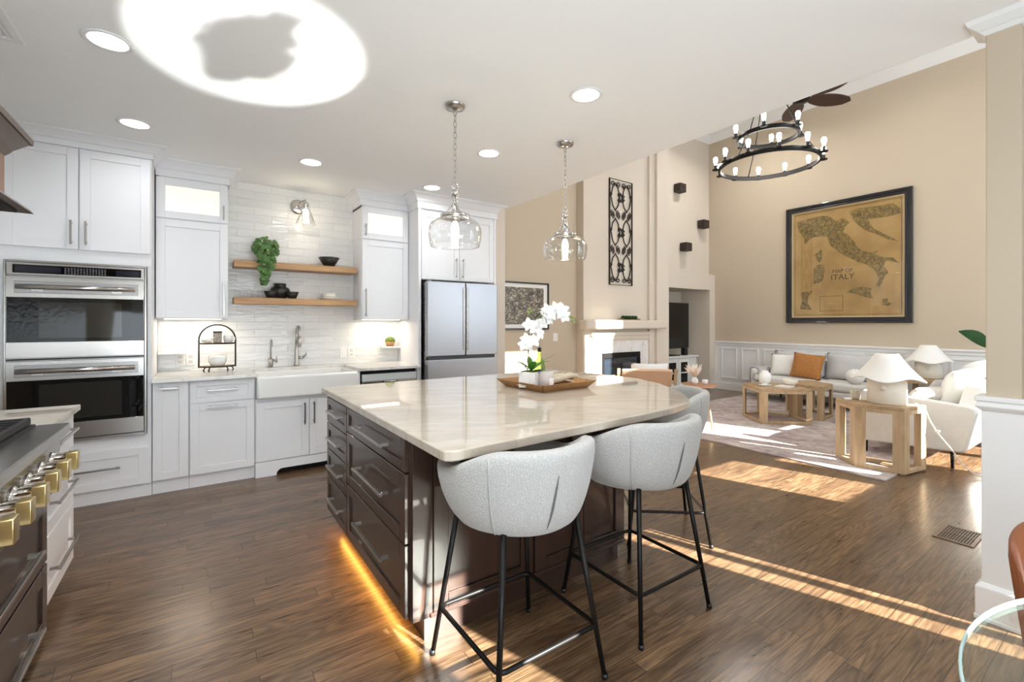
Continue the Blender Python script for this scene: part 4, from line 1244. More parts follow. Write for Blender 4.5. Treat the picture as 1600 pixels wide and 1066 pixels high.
# ------------------------------------------------------------------ tray and what stands on it
zc = 0.914
cx, cy, rz = 1.98, 2.47, 0.05
t = thing('serving_tray', 'square weathered wood tray with flared rim on the island', 'tray', (cx, cy, zc), rz)
mb = MB(); a, b, h = 0.2, 0.245, 0.05
mb.box(-a, a, -a, a, 0.0, 0.012); mb.build('tray_floor', TRAYW, t)
for k in range(4):
    mb = MB()
    c_, s_ = math.cos(k * PI / 2), math.sin(k * PI / 2)
    R = lambda x, y, z: (x * c_ - y * s_, x * s_ + y * c_, z)
    mb.T = R
    if k % 2 == 1:   # sides with handle slots: solid lower and upper strips around the slot
        zz = [0, 0.022, 0.034, h]
        for i, (z0, z1) in enumerate(zip(zz[:-1], zz[1:])):
            e0, e1 = a + (b - a) * z0 / h, a + (b - a) * z1 / h
            spans = [(-1, 1)] if i != 1 else [(-1, -0.3), (0.3, 1)]
            for p, q in spans:
                P0, Q0 = (p * e0 if abs(p) == 1 else p * 0.2), (q * e0 if abs(q) == 1 else q * 0.2)
                P1, Q1 = (p * e1 if abs(p) == 1 else p * 0.2), (q * e1 if abs(q) == 1 else q * 0.2)
                mb.hexa([(P0, -e0, z0), (Q0, -e0, z0), (Q0, -e0 + 0.012, z0), (P0, -e0 + 0.012, z0), (P1, -e1, z1), (Q1, -e1, z1), (Q1, -e1 + 0.012, z1), (P1, -e1 + 0.012, z1)])
    else:
        mb.hexa([(-a, -a, 0), (a, -a, 0), (a, -a + 0.012, 0), (-a, -a + 0.012, 0), (-b, -b, h), (b, -b, h), (b, -b + 0.012, h), (-b, -b + 0.012, h)])
    mb.build('tray_side', TRAYW, t)
zt = zc + 0.013
o = (1.82, 2.44, zt)
t = thing('potted_orchid', 'white orchid in a square marble pot on the tray', 'plant', o, 0.5)
o = (0, 0, 0)
mb = MB(); mb.rbox(-0.058, 0.058, -0.058, 0.058, 0, 0.105, 0.006, 2); mb.build('pot', MARBLE, t)
mb = MB(); mb.box(-0.05, 0.05, -0.05, 0.05, 0.1, 0.108); mb.build('moss', MOSS, t)
mb = MB()
for d, l, w in (((0.9, -0.5, 0.9), 0.16, 0.06), ((-0.8, -0.5, 1.1), 0.15, 0.055), ((0.3, -1, 0.25), 0.13, 0.065), ((-0.2, 0.8, 0.9), 0.14, 0.055), ((0.8, 0.5, 1.2), 0.16, 0.045)):
    mb.leaf((0.0, -0.01, 0.105), d, l, w, curl=0.35)
mb.build('leaves', OLEAF, t, recalc=False)
cr, sr = math.cos(-0.5), math.sin(-0.5)
def wl(x, y, z):   # world offset -> local of the rotated pot
    return (x * cr - y * sr, x * sr + y * cr, z)
s1 = [wl(*q) for q in ((0.0, 0, 0.1), (0.0, 0.0, 0.3), (0.03, -0.02, 0.45), (0.09, -0.05, 0.50), (0.17, -0.08, 0.505), (0.27, -0.14, 0.46))]
s2_ = [wl(*q) for q in ((-0.01, 0.01, 0.1), (-0.005, 0.01, 0.3), (0.005, 0.005, 0.44), (0.0, 0.0, 0.52))]
for s_ in (s1, s2_):
    mb = MB(); mb.tube(s_, 0.0035, 6); mb.build('stem', STEM, t)
rnd = random.Random(11)
def bloom(c, s=1.0, nrm=(0, -1, 0.1)):
    mb = MB()
    n = Vector(nrm).normalized()
    a = n.orthogonal().normalized()
    b = n.cross(a)
    for k in range(5):
        th = 2 * PI * k / 5 + rnd.uniform(-0.15, 0.15)
        d = a * math.cos(th) + b * math.sin(th) + n * 0.18
        mb.leaf(c, d, 0.048 * s, 0.036 * s, up=n, curl=0.15)
    mb.ball(tuple(Vector(c) + n * 0.008), 0.007 * s, 8, 6)
    return mb.build('blossom', PETAL, t, recalc=False)
for q in ((0.03, -0.02, 0.40), (0.05, -0.04, 0.36), (0.075, -0.05, 0.475), (0.10, -0.06, 0.52), (0.125, -0.07, 0.49), (0.15, -0.08, 0.53), (0.165, -0.09, 0.485), (0.19, -0.1, 0.515), (0.21, -0.11, 0.475),
          (-0.03, 0.0, 0.32), (-0.02, -0.02, 0.27), (0.01, -0.03, 0.31), (-0.01, 0.0, 0.42), (0.07, -0.05, 0.43), (0.11, -0.06, 0.455), (-0.045, 0, 0.285)):
    v = Vector((rnd.uniform(-0.8, 0.6), -1, rnd.uniform(-0.3, 0.4)))
    bloom(wl(*q), rnd.uniform(0.9, 1.25), wl(*v))
for q in ((0.27, -0.14, 0.46), (0.255, -0.135, 0.445), (0.245, -0.13, 0.475), (0.27, -0.14, 0.43), (0.0, 0.0, 0.525), (0.012, 0.0, 0.505), (-0.012, 0, 0.5)):
    mb = MB(); mb.ball(wl(*q), 0.009, 8, 6); mb.build('bud', BUD, t)
mb = MB()
for e in ((0.16, -0.08, 0.22), (-0.16, 0.02, 0.24), (-0.11, -0.05, 0.17), (0.12, 0.02, 0.17)):
    mb.tube([wl(0, 0, 0.1), wl(e[0] * 0.5, e[1] * 0.5, e[2] * 0.8), wl(*e)], [0.0025, 0.0022, 0.001], 5)
mb.build('aerial_root', STEM, t)

o = (1.975, 2.535, zt)
t = thing('glass_bottle', 'tall green glass bottle standing behind the candle on the tray', 'bottle', o)
mb = MB(o); mb.lathe([(0, 0), (0.04, 0), (0.042, 0.01), (0.042, 0.12), (0.036, 0.15), (0.016, 0.19), (0.0145, 0.235), (0.016, 0.238), (0.012, 0.238), (0.013, 0.19), (0.034, 0.148), (0.039, 0.12), (0.039, 0.012), (0, 0.01)], o, 28); mb.build('body', GREENG, t)
mb = MB(o); mb.cyl((o[0], o[1], zt + 0.228), 0.0135, 0.026, 14); mb.build('stopper', IRON, t)
mb = MB(o); mb.tube([(o[0], o[1], zt + 0.25), (o[0], o[1], zt + 0.275), (o[0] - 0.008, o[1], zt + 0.295)], 0.004, 6); mb.build('pour_spout', NICKEL, t)
o = (1.905, 2.375, zt)
t = thing('candle', 'round pale grey candle cup on the tray', 'candle', o)
mb = MB(o); mb.lathe([(0, 0), (0.045, 0), (0.05, 0.006), (0.05, 0.112), (0.046, 0.112), (0.046, 0.09), (0, 0.09)], o, 28); mb.build('cup', CANDLE, t)
mb = MB(o); mb.box(o[0] - 0.012, o[0] + 0.024, o[1] - 0.0515, o[1] - 0.049, zt + 0.02, zt + 0.065); mb.build('paper_label', PLASTIC, t)
o = (2.13, 2.53, zt)
t = thing('tea_towel', 'rolled beige tea towel with tassel lying over the tray rim', 'towel', o)
mb = MB(o)
path = [(2.02, 2.45, zt + 0.022), (2.08, 2.47, zt + 0.027), (2.14, 2.47, zt + 0.04), (2.20, 2.46, zt + 0.052), (2.25, 2.45, zt + 0.045), (2.275, 2.445, zt + 0.018)]
mb.tube(path, [0.018, 0.022, 0.023, 0.021, 0.015, 0.008], 10)
for k, dy in enumerate((0.035, 0.065)):
    mb.tube([(x - 0.01 * k, y + dy, z) for x, y, z in path[:4]], [0.016, 0.02, 0.02, 0.014], 10)
mb.build('cloth', M('oatmeal_linen', S(196, 184, 166), 0.95, bump=(220, 0.4, 0.003), var=(30, 0.08)), t)
mb = MB(o)
for k in range(9):
    a = rnd.uniform(-0.5, 0.5)
    mb.tube([(2.27, 2.445, zt + 0.02), (2.285, 2.445 + 0.01 * a, zt + 0.005), (2.30 + 0.01 * rnd.random(), 2.445 + 0.04 * a, zt - 0.008)], 0.0025, 4)
mb.ball((2.272, 2.445, zt + 0.018), 0.011, 10, 8)
mb.build('tassel', WLINEN, t)

# ------------------------------------------------------------------ pendants
def chain(mb, x, y, z0, z1, L=0.034, w=0.0075, r=0.0018):
    n = max(1, int(round((z1 - z0) / (L * 0.8))))
    st_ = (z1 - z0) / n
    for i in range(n):
        zc_ = z0 + (i + 0.5) * st_
        pts = []
        for k in range(10):
            a = 2 * PI * k / 10
            u, v = w * math.cos(a), (L / 2) * math.sin(a)
            pts.append((x + (u if i % 2 == 0 else 0), y + (0 if i % 2 == 0 else u), zc_ + v))
        mb.tube(pts, r, 5, closed=True)
def pendant(x, y, label):
    o = (x, y, 1.84)
    t = thing('pendant_light', label, 'pendant lamp', o, 0, 'glass pendants over the island')
    mb = MB(o); mb.lathe([(0.0, -0.03), (0.02, -0.03), (0.06, -0.018), (0.065, 0.0)], (x, y, H1 - 0.001), 28); mb.build('canopy', NICKEL, t)
    mb = MB(o); chain(mb, x, y, 2.245, H1 - 0.03, 0.046, 0.01, 0.0024); mb.build('chain', NICKEL, t)
    mb = MB(o)
    mb.tube([(x + 0.022 * math.cos(a), y, 2.225 + 0.022 * math.sin(a)) for a in [2 * PI * k / 14 for k in range(14)]], 0.005, 8, closed=True)
    mb.lathe([(0.012, 0.0), (0.022, -0.01), (0.022, -0.03), (0.012, -0.035)], (x, y, 2.2), 16, True)
    for k in range(3):
        a = 2 * PI * k / 3 + 0.5
        prof = [(0.014, 2.19), (0.018, 2.14), (0.026, 2.10), (0.045, 2.065), (0.075, 2.045), (0.088, 2.04)]
        mb.tube([(x + r * math.cos(a), y + r * math.sin(a), z) for r, z in prof], 0.006, 7)
    mb.build('yoke', CHROME, t)
    mb = MB(o); mb.lathe([(0.083, 0.02), (0.092, 0.02), (0.092, 0.0), (0.083, 0.0), (0.083, 0.02)], (x, y, 2.022), 32); mb.build('rim_ring', CHROME, t)
    mb = MB(o); mb.lathe([(0.02, 0), (0.02, -0.06), (0.028, -0.075), (0.028, -0.1), (0.0, -0.1)], (x, y, 2.1), 16); mb.tube([(x, y, 2.19), (x, y, 2.09)], 0.006, 6); mb.build('socket', CHROME, t)
    mb = MB(o); mb.lathe([(0.013, 0), (0.02, -0.02), (0.026, -0.05), (0.022, -0.08), (0.008, -0.1), (0.0, -0.102)], (x, y, 2.0), 16); mb.build('bulb', BULB, t)
    mb = MB(o); mb.lathe([(0.088, 2.022), (0.118, 2.012), (0.15, 1.99), (0.167, 1.955), (0.17, 1.92), (0.163, 1.87), (0.155, 1.842), (0.152, 1.843), (0.159, 1.872), (0.166, 1.92), (0.163, 1.953), (0.147, 1.986), (0.117, 2.008), (0.088, 2.018)], (x, y, 0), 40); mb.build('glass_shade', GLASS, t)
    lamp('pendant_bulb_light', 'POINT', (x, y, 1.87), 3.5, (1, 0.84, 0.62), shadow_soft_size=0.03)
pendant(1.34, 2.593, 'clear glass pendant over the island nearer the ovens')
pendant(2.32, 2.658, 'clear glass pendant over the bowed end of the island')

# ------------------------------------------------------------------ recessed ceiling lights
dl = [(-0.37, 2.96, 'round recessed ceiling light at the edge of the bright sun patch'), (-0.37, 4.08, 'round recessed ceiling light in front of the oven tower'),
      (0.79, 4.2, 'round recessed ceiling light in front of the sink shelves'), (1.955, 4.29, 'round recessed ceiling light in front of the refrigerator cabinet'),
      (1.94, 3.16, 'round recessed ceiling light between the two pendants'), (1.93, 2.02, 'large round recessed ceiling light right of both pendants'),
      (-0.37, 1.75, 'unseen recessed fill light added in front of the range hood'), (0.79, 1.2, 'unseen recessed fill light added over the walkway before the first bar stool'), (0.3, -0.2, 'unseen recessed fill light added by the breakfast window')]  # these three are unseen, added to brighten the cabinet fronts
for x, y, lab in dl:
    t = thing('ceiling_light', lab, 'ceiling light', (x, y, H1), 0, 'recessed kitchen ceiling lights')
    mb = MB((x, y, H1)); mb.lathe([(0.078, -0.001), (0.1, -0.001), (0.1, -0.006), (0.092, -0.01), (0.078, -0.006)], (x, y, H1), 36); mb.build('trim_ring', TRIM, t)
    mb = MB((x, y, H1)); mb.cyl((x, y, H1 - 0.005), 0.079, 0.004, 36); mb.build('lens', DISC, t)
    lamp('downlight', 'AREA', (x, y, H1 - 0.012), 2.6 if y > 1.9 else 11.0, (0.95, 0.97, 1.0), (0, 0, -1), shape='DISK', size=0.15, spread=math.radians(160))

# ------------------------------------------------------------------ fireplace wall
o = (5.7, 4.95, 0)
t = thing('fireplace', 'cream fireplace surround with a thick mantel shelf', 'fireplace', o)
mb = MB(o); mb.rbox(4.665, 6.53, 4.86, 5.049, 1.262, 1.402, 0.025, 3); mb.build('mantel_shelf', CREAM, t)
mb = MB(o)
mb.box(4.9, 6.24, 4.99, 5.049, 1.155, 1.215); mb.box(4.93, 6.24, 5.01, 5.049, 1.10, 1.155); mb.box(4.96, 6.24, 5.02, 5.049, 1.07, 1.10)
mb.build('cornice', CREAM, t, 0.006)
mb = MB(o); mb.box(4.93, 5.14, 5.03, 5.049, 0, 1.07); mb.box(6.03, 6.24, 5.03, 5.049, 0, 1.07); mb.box(5.14, 6.03, 5.03, 5.049, 0.885, 1.07); mb.box(5.14, 6.03, 5.03, 5.049, 0, 0.34)
mb.build('stone_surround', MARBLE, t, 0.003)
mb = MB(o)
for q in ((5.14, 5.19, 0.34, 0.885), (5.98, 6.03, 0.34, 0.885), (5.19, 5.98, 0.80, 0.885), (5.19, 5.98, 0.34, 0.38)):
    mb.box(q[0], q[1], 5.018, 5.049, q[2], q[3])
mb.build('firebox_frame', BLACK, t, 0.003)
mb = MB(o); mb.box(5.19, 5.98, 5.036, 5.048, 0.38, 0.80); mb.build('firebox_glass', FGLASS, t)

o = (5.68, 4.95, 1.402)
t = thing('moss_tray', 'shallow tray of dark green moss balls on the mantel', 'tray', o)
mb = MB(o); mb.box(5.49, 5.87, 4.9, 5.0, 1.403, 1.413); mb.box(5.47, 5.49, 4.9, 5.0, 1.403, 1.425); mb.box(5.87, 5.89, 4.9, 5.0, 1.403, 1.425); mb.build('tray', BASKET, t)
for k in range(5):
    mb = MB(o); mb.ball((5.54 + 0.07 * k, 4.95, 1.443), (0.038, 0.036, 0.031), 14, 10); mb.build('moss_ball', DLEAF, t)

# wrought iron wall panel
x0, x1, z0, z1, y = 5.315, 5.835, 1.965, 3.64, 5.03
o = ((x0 + x1) / 2, y, z0)
t = thing('iron_wall_panel', 'tall dark wrought iron scroll panel above the mantel', 'wall decoration', o)
mb = MB(o)
mb.tube([(x0, y, z0), (x1, y, z0), (x1, y, z1), (x0, y, z1)], 0.012, 6, closed=True)
mb.build('outer_frame', IRON, t)
H = (z1 - z0) / 3
xm, hw = (x0 + x1) / 2, (x1 - x0) / 2
def scroll(mb, cx, cz, r, a0, sgn, turns=1.25, n=16):
    mb.tube([(cx + r * (1 - 0.7 * k / n) * math.cos(a0 + sgn * 2 * PI * turns * k / n), y, cz + r * (1 - 0.7 * k / n) * math.sin(a0 + sgn * 2 * PI * turns * k / n)) for k in range(n + 1)], 0.008, 5)
for i in range(3):
    zc_ = z0 + H * (i + 0.5)
    mb = MB(o)
    for cx_ in (x0 + hw * 0.5, x1 - hw * 0.5):
        pts = []
        for k in range(32):
            a = 2 * PI * k / 32
            u, v = math.cos(a), math.sin(a)
            rr = 1.0 / (abs(u) ** 1.0 + abs(v) ** 1.0) * (1 + 0.10 * math.cos(4 * a + PI))
            pts.append((cx_ + u * rr * hw * 0.44, y, zc_ + v * rr * H * 0.44))
        mb.tube(pts, 0.009, 5, closed=True)
    mb.build('lozenge', IRON, t)
for i in range(4):
    zc_ = min(max(z0 + H * i, z0 + 0.055), z1 - 0.055)
    mb = MB(o)
    for cx_ in (x0 + hw * 0.26, x0 + hw * 0.74, x1 - hw * 0.74, x1 - hw * 0.26):
        for sg in (1, -1):
            if (i == 0 and sg < 0) or (i == 3 and sg > 0):
                continue
            scroll(mb, cx_, zc_ + sg * 0.02, 0.045, PI / 2 if sg > 0 else -PI / 2, 1 if cx_ < xm else -1)
    mb.build('scroll', IRON, t)
for i in range(3):
    mb = MB(o)
    zc_ = z0 + H * (i + 0.5)
    for cx_, sg in ((xm - 0.04, 1), (xm + 0.04, -1)):
        scroll(mb, cx_, zc_ + 0.04, 0.04, 0, sg); scroll(mb, cx_, zc_ - 0.04, 0.04, 0, -sg)
    scroll(mb, x0 + 0.03, zc_ + 0.04, 0.03, PI, 1); scroll(mb, x1 - 0.03, zc_ + 0.04, 0.03, 0, 1)
    mb.build('scroll', IRON, t)

# framed town photograph and switch on the north wall
x0, x1, z0, z1 = 3.32, 4.19, 1.262, 1.93
o = ((x0 + x1) / 2, YN, z0)
t = thing('framed_photograph', 'black framed grey photograph of a town with white mat', 'picture', o)
F = faceY(YN - 0.001)
mb = MB(o, F)
w = 0.022
for q in ((x0, x0 + w, z0, z1), (x1 - w, x1, z0, z1), (x0 + w, x1 - w, z0, z0 + w), (x0 + w, x1 - w, z1 - w, z1)):
    mb.box(*q, 0, 0.03)
mb.build('frame', FRAMEB, t, 0.002)
mb = MB(o, F); mb.box(x0 + w, x1 - w, z0 + w, z1 - w, 0, 0.012); mb.build('mat', MATB, t)
mb = MB(o, F); mb.box(x0 + 0.08, x1 - 0.09, z0 + 0.075, z1 - 0.075, 0.012, 0.014); mb.build('photograph', TOWN, t)
o = (4.327, YN, 1.147)
t = thing('light_switch', 'white double light switch beside the framed town photograph', 'switch', o)
mb = MB(o, F); mb.box(4.285, 4.37, 1.09, 1.205, 0, 0.006); mb.build('plate', PLASTIC, t, 0.002)
for x in (4.308, 4.347):
    mb = MB(o, F); mb.box(x - 0.014, x + 0.014, 1.118, 1.178, 0.006, 0.01); mb.build('rocker', PLASTIC, t, 0.001)
mb = MB((3.62, YN - 0.01, 0.0)); mb.box(3.07, 4.75, YN - 0.016, YN - 0.001, 0, 0.14)
struct('baseboard_north', mb, TRIM, bevel=0.004)

# box lights on the niche wall
for x, z, lab in ((7.74, 3.99, 'topmost of the three dark cube wall lights'), (8.52, 3.38, 'dark cube wall light nearest the room corner, middle height'), (7.93, 2.86, 'lowest of the three dark cube wall lights')):
    o = (x, 5.559, z)
    t = thing('cube_wall_light', lab, 'wall lamp', o, 0, 'dark cube wall lights')
    mb = MB(o); mb.box(x - 0.095, x + 0.095, 5.4, 5.545, z - 0.08, z + 0.08); mb.build('housing', SPKR, t, 0.004)
    mb = MB(o); mb.box(x - 0.06, x + 0.06, 5.545, 5.559, z - 0.05, z + 0.05); mb.build('mount', BLACK, t)

# TV, console and devices in the niche
o = (7.7, 5.82, 0)
t = thing('media_console', 'white media console with dark glass doors in the niche', 'console', o)
mb = MB(o); mb.box(7.02, 8.5, 5.62, 6.06, 0.05, 0.66); mb.build('body', CONSOLE, t, 0.003)
mb = MB(o); mb.box(7.01, 8.53, 5.58, 6.08, 0.66, 0.695); mb.build('top', CONSOLE, t, 0.004)
F = faceY(5.62)
for a, b in ((7.5, 7.87), (7.89, 8.24)):
    mb = MB(o, F); c, d, f = 0.1, 0.63, 0.06
    mb.box(a, a + f, c, d, 0, 0.02); mb.box(b - f, b, c, d, 0, 0.02); mb.box(a + f, b - f, c, c + f, 0, 0.02); mb.box(a + f, b - f, d - f, d, 0, 0.02); mb.box(a + f, b - f, 0.345, 0.37, 0, 0.015)
    dd = mb.build('glass_door', CONSOLE, t, 0.002)
    mb = MB(o, F); mb.box(a + f, b - f, c + f, d - f, 0.002, 0.006); mb.build('door_pane', BGLASS, dd)
for a, b in ((7.04, 7.48), (8.26, 8.48)):
    mb = MB(o, F)
    n = max(3, int((b - a) / 0.045))
    for k in range(n):
        mb.box(a + (b - a) * k / n + 0.002, a + (b - a) * (k + 1) / n - 0.002, 0.1, 0.63, 0, 0.018)
    dd = mb.build('plank_door', CONSOLE, t, 0.002)
    mb = MB(o); mb.ball((a + 0.03, 5.59, 0.37), 0.014, 10, 8); mb.build('knob', BLACK, dd)
o = (7.68, 5.75, 0.695)
t = thing('television', 'large black television on the white console', 'television', o, 0)
mb = MB(o); mb.rbox(7.03, 8.40, 5.73, 5.77, 0.84, 1.77, 0.008, 2); p = mb.build('panel', ROUTER, t)
mb = MB(o); mb.box(7.045, 8.385, 5.727, 5.73, 0.86, 1.755); mb.build('screen', TVSCR, p)
mb = MB(o); mb.box(7.5, 8.0, 5.66, 5.92, 0.696, 0.71); mb.box(7.7, 7.8, 5.77, 5.8, 0.71, 0.95); mb.build('stand', ROUTER, t)
o = (8.22, 5.7, 0.695)
mb = MB(o); mb.box(8.17, 8.27, 5.66, 5.76, 0.696, 0.845)
tag(mb.build('router', ROUTER, None, 0.01), 'small black upright box beside the television stand', 'router')
o = (7.4, 5.66, 0.695)
mb = MB(o); mb.box(7.15, 7.48, 5.62, 5.65, 0.696, 0.76)
tag(mb.build('soundbar', ROUTER, None, 0.01), 'black soundbar under the television', 'speaker')

# ------------------------------------------------------------------ framed map on the east wall
ya, yb, z0, z1 = 2.225, 4.01, 1.358, 3.415
o = (XE, (ya + yb) / 2, z0)
t = thing('framed_map', 'large antique map of Italy in a black frame on the beige wall', 'picture', o)
F = faceXn(XE - 0.001)
mb = MB(o, F)
for i, (w0, w1, out) in enumerate(((0, 0.04, 0.05), (0.04, 0.07, 0.038), (0.07, 0.095, 0.046))):
    for q in ((ya + w0, ya + w1, z0 + w0, z1 - w0), (yb - w1, yb - w0, z0 + w0, z1 - w0), (ya + w1, yb - w1, z0 + w0, z0 + w1), (ya + w1, yb - w1, z1 - w1, z1 - w0)):
        mb.box(*q, 0, out)
mb.build('frame', FRAMEB, t, 0.004)
mb = MB(o, F); a, b = 0.095, 0.112
for q in ((ya + a, ya + b, z0 + a, z1 - a), (yb - b, yb - a, z0 + a, z1 - a), (ya + b, yb - b, z0 + a, z0 + b), (ya + b, yb - b, z1 - b, z1 - a)):
    mb.box(*q, 0, 0.03)
mb.build('liner', GOLD, t)
mb = MB(o, F); mb.box(ya + b, yb - b, z0 + b, z1 - b, 0, 0.012); pp = mb.build('map_sheet', PAPER, t)
polys = [
 [(3.839, 3.163), (3.668, 3.185), (3.502, 3.206), (3.343, 3.187), (3.232, 3.077), (3.124, 3.107), (3.039, 3.017), (3.102, 2.954), (3.124, 2.87), (3.039, 2.794), (2.976, 2.699), (2.935, 2.607), (2.874, 2.526), (2.754, 2.486), (2.656, 2.502), (2.685, 2.441), (2.599, 2.395), (2.468, 2.368), (2.385, 2.267), (2.468, 2.31), (2.561, 2.332), (2.58, 2.252), (2.523, 2.142), (2.57, 2.087), (2.589, 2.018), (2.637, 1.916), (2.685, 1.943), (2.647, 2.046), (2.676, 2.144), (2.714, 2.219), (2.833, 2.315), (2.914, 2.336), (2.976, 2.392), (3.081, 2.453), (3.167, 2.526), (3.232, 2.598), (3.309, 2.659), (3.343, 2.753), (3.365, 2.833), (3.479, 2.851), (3.573, 2.853), (3.644, 2.811), (3.716, 2.742), (3.728, 2.877), (3.814, 2.998)],
 [(3.081, 1.87), (2.976, 1.938), (2.853, 1.942), (2.734, 1.91), (2.754, 1.839), (2.714, 1.742), (2.813, 1.77), (2.935, 1.825)],
 [(3.573, 2.303), (3.502, 2.374), (3.41, 2.352), (3.399, 2.235), (3.433, 2.083), (3.502, 2.049), (3.584, 2.029), (3.573, 2.172)],
 [(3.549, 2.549), (3.491, 2.594), (3.445, 2.639), (3.438, 2.496), (3.468, 2.396), (3.53, 2.455)],
 [(3.039, 3.19), (2.914, 3.226), (2.754, 3.216), (2.599, 3.207), (2.468, 3.214), (2.376, 3.114), (2.367, 3.032), (2.523, 3.016), (2.637, 3.014), (2.793, 3.02), (2.714, 2.862), (2.599, 2.772), (2.486, 2.684), (2.398, 2.613), (2.523, 2.655), (2.676, 2.761), (2.813, 2.843), (2.914, 2.945), (2.976, 3.03)],
 [(3.777, 1.896), (3.573, 1.924), (3.644, 1.836), (3.668, 1.705), (3.596, 1.584), (3.789, 1.602), (3.753, 1.761)],
 [(2.608, 1.737), (2.523, 1.745), (2.542, 1.676), (2.458, 1.661), (2.523, 1.628), (2.599, 1.631)]]
mb = MB(o, F)
for p in polys:
    pv = [mb.bm.verts.new(mb.p(q[0], q[1], 0.0128)) for q in p]
    for tri in tessellate_polygon([[Vector((q[0], q[1], 0)) for q in p]]):
        mb.bm.faces.new([pv[i] for i in tri])
mb.build('map_print', LAND, pp)
mb = MB(o, F)
for q in ((3.13, 3.475, 1.81, 1.816), (3.13, 3.475, 1.56, 1.566), (3.13, 3.136, 1.56, 1.816), (3.469, 3.475, 1.56, 1.816),
          (ya + 0.14, yb - 0.14, z0 + 0.137, z0 + 0.142), (ya + 0.14, yb - 0.14, z1 - 0.142, z1 - 0.137), (ya + 0.137, ya + 0.142, z0 + 0.14, z1 - 0.14), (yb - 0.142, yb - 0.137, z0 + 0.14, z1 - 0.14)):
    mb.box(*q, 0.012, 0.0126)
mb.build('map_border', INK, pp)
def wall_text(body, yc, zc_, size):
    cu = bpy.data.curves.new('map_title', 'FONT')
    cu.body = body
    cu.size = size
    cu.align_x = 'CENTER'
    cu.extrude = 0.0004
    cu.materials.append(INK)
    tmp = bpy.data.objects.new('lettering', cu)
    COL.objects.link(tmp)
    me = bpy.data.meshes.new_from_object(tmp.evaluated_get(bpy.context.evaluated_depsgraph_get()))
    bpy.data.objects.remove(tmp)
    tx = bpy.data.objects.new('map_title', me)
    COL.objects.link(tx)
    tx.parent = pp
    m = Matrix(((0, 0, -1), (-1, 0, 0), (0, 1, 0))).to_4x4()
    tx.matrix_local = Matrix.Translation(Vector((XE - 0.0145, yc, zc_)) - Vector(o)) @ m
wall_text('MAP OF', 3.14, 2.20, 0.085)
wall_text('ITALY', 3.14, 2.085, 0.13)
mb = MB(o, F); mb.box(ya + b, yb - b, z0 + b, z1 - b, 0.024, 0.026); mb.build('glazing', PICGL, t)

# ------------------------------------------------------------------ chandelier and ceiling fan
cx, cy = 5.04, 2.48
o = (cx, cy, 3.04)
t = thing('chandelier', 'two-tier black ring chandelier with bright bulbs', 'chandelier', o)
def ring_band(r, z, name):
    mb = MB(o)
    prof = [(r - 0.011, -0.022), (r + 0.011, -0.022), (r + 0.013, 0.0), (r + 0.011, 0.022), (r - 0.011, 0.022), (r - 0.011, -0.022)]
    mb.lathe(prof, (cx, cy, z), 56)
    return mb.build(name, BLACK, t, 0.002)
R1, Z1, R2, Z2 = 0.475, 3.06, 0.29, 3.36
rb1 = ring_band(R1, Z1, 'ring'); rb2 = ring_band(R2, Z2, 'ring')
for R, Z, n, off in ((R1, Z1, 12, 0.12), (R2, Z2, 6, 0.35)):
    for k in range(n):
        a = off + 2 * PI * k / n
        bx, by = cx + (R + 0.04) * math.cos(a), cy + (R + 0.04) * math.sin(a)
        mb = MB(o)
        mb.tube([(cx + R * math.cos(a), cy + R * math.sin(a), Z), (bx, by, Z - 0.005)], 0.007, 6)
        mb.lathe([(0.0, -0.01), (0.034, -0.008), (0.036, 0.002), (0.015, 0.006), (0.015, 0.05), (0.0, 0.05)], (bx, by, Z), 16)
        c = mb.build('bulb_holder', BLACK, t)
        mb = MB(o); mb.lathe([(0.012, 0.05), (0.014, 0.065), (0.022, 0.1), (0.023, 0.115), (0.017, 0.135), (0.0, 0.143)], (bx, by, Z), 14); mb.build('bulb', BULBW, c)
for k in range(3):
    a = 0.9 + 2 * PI * k / 3
    mb = MB(o); mb.tube([(cx + R1 * math.cos(a), cy + R1 * math.sin(a), Z1), (cx + R2 * math.cos(a), cy + R2 * math.sin(a), Z2)], 0.006, 6); mb.build('rod', BLACK, t)
    mb = MB(o); mb.tube([(cx + R2 * math.cos(a), cy + R2 * math.sin(a), Z2), (cx + 0.03 * math.cos(a), cy + 0.03 * math.sin(a), 4.05)], 0.006, 6); mb.build('rod', BLACK, t)
mb = MB(o); mb.cyl((cx, cy, 4.0), 0.05, 0.08, 16); mb.build('hub', BLACK, t)
mb = MB(o); chain(mb, cx, cy, 4.07, H2 - 0.03, 0.07, 0.014, 0.004); mb.build('chain', BLACK, t)
mb = MB(o); mb.cyl((cx, cy, H2 - 0.04), 0.075, 0.039, 20); mb.build('canopy', BLACK, t)
lamp('chandelier_light', 'POINT', (cx, cy, 3.2), 26, (1.0, 0.95, 0.88), shadow_soft_size=0.3)

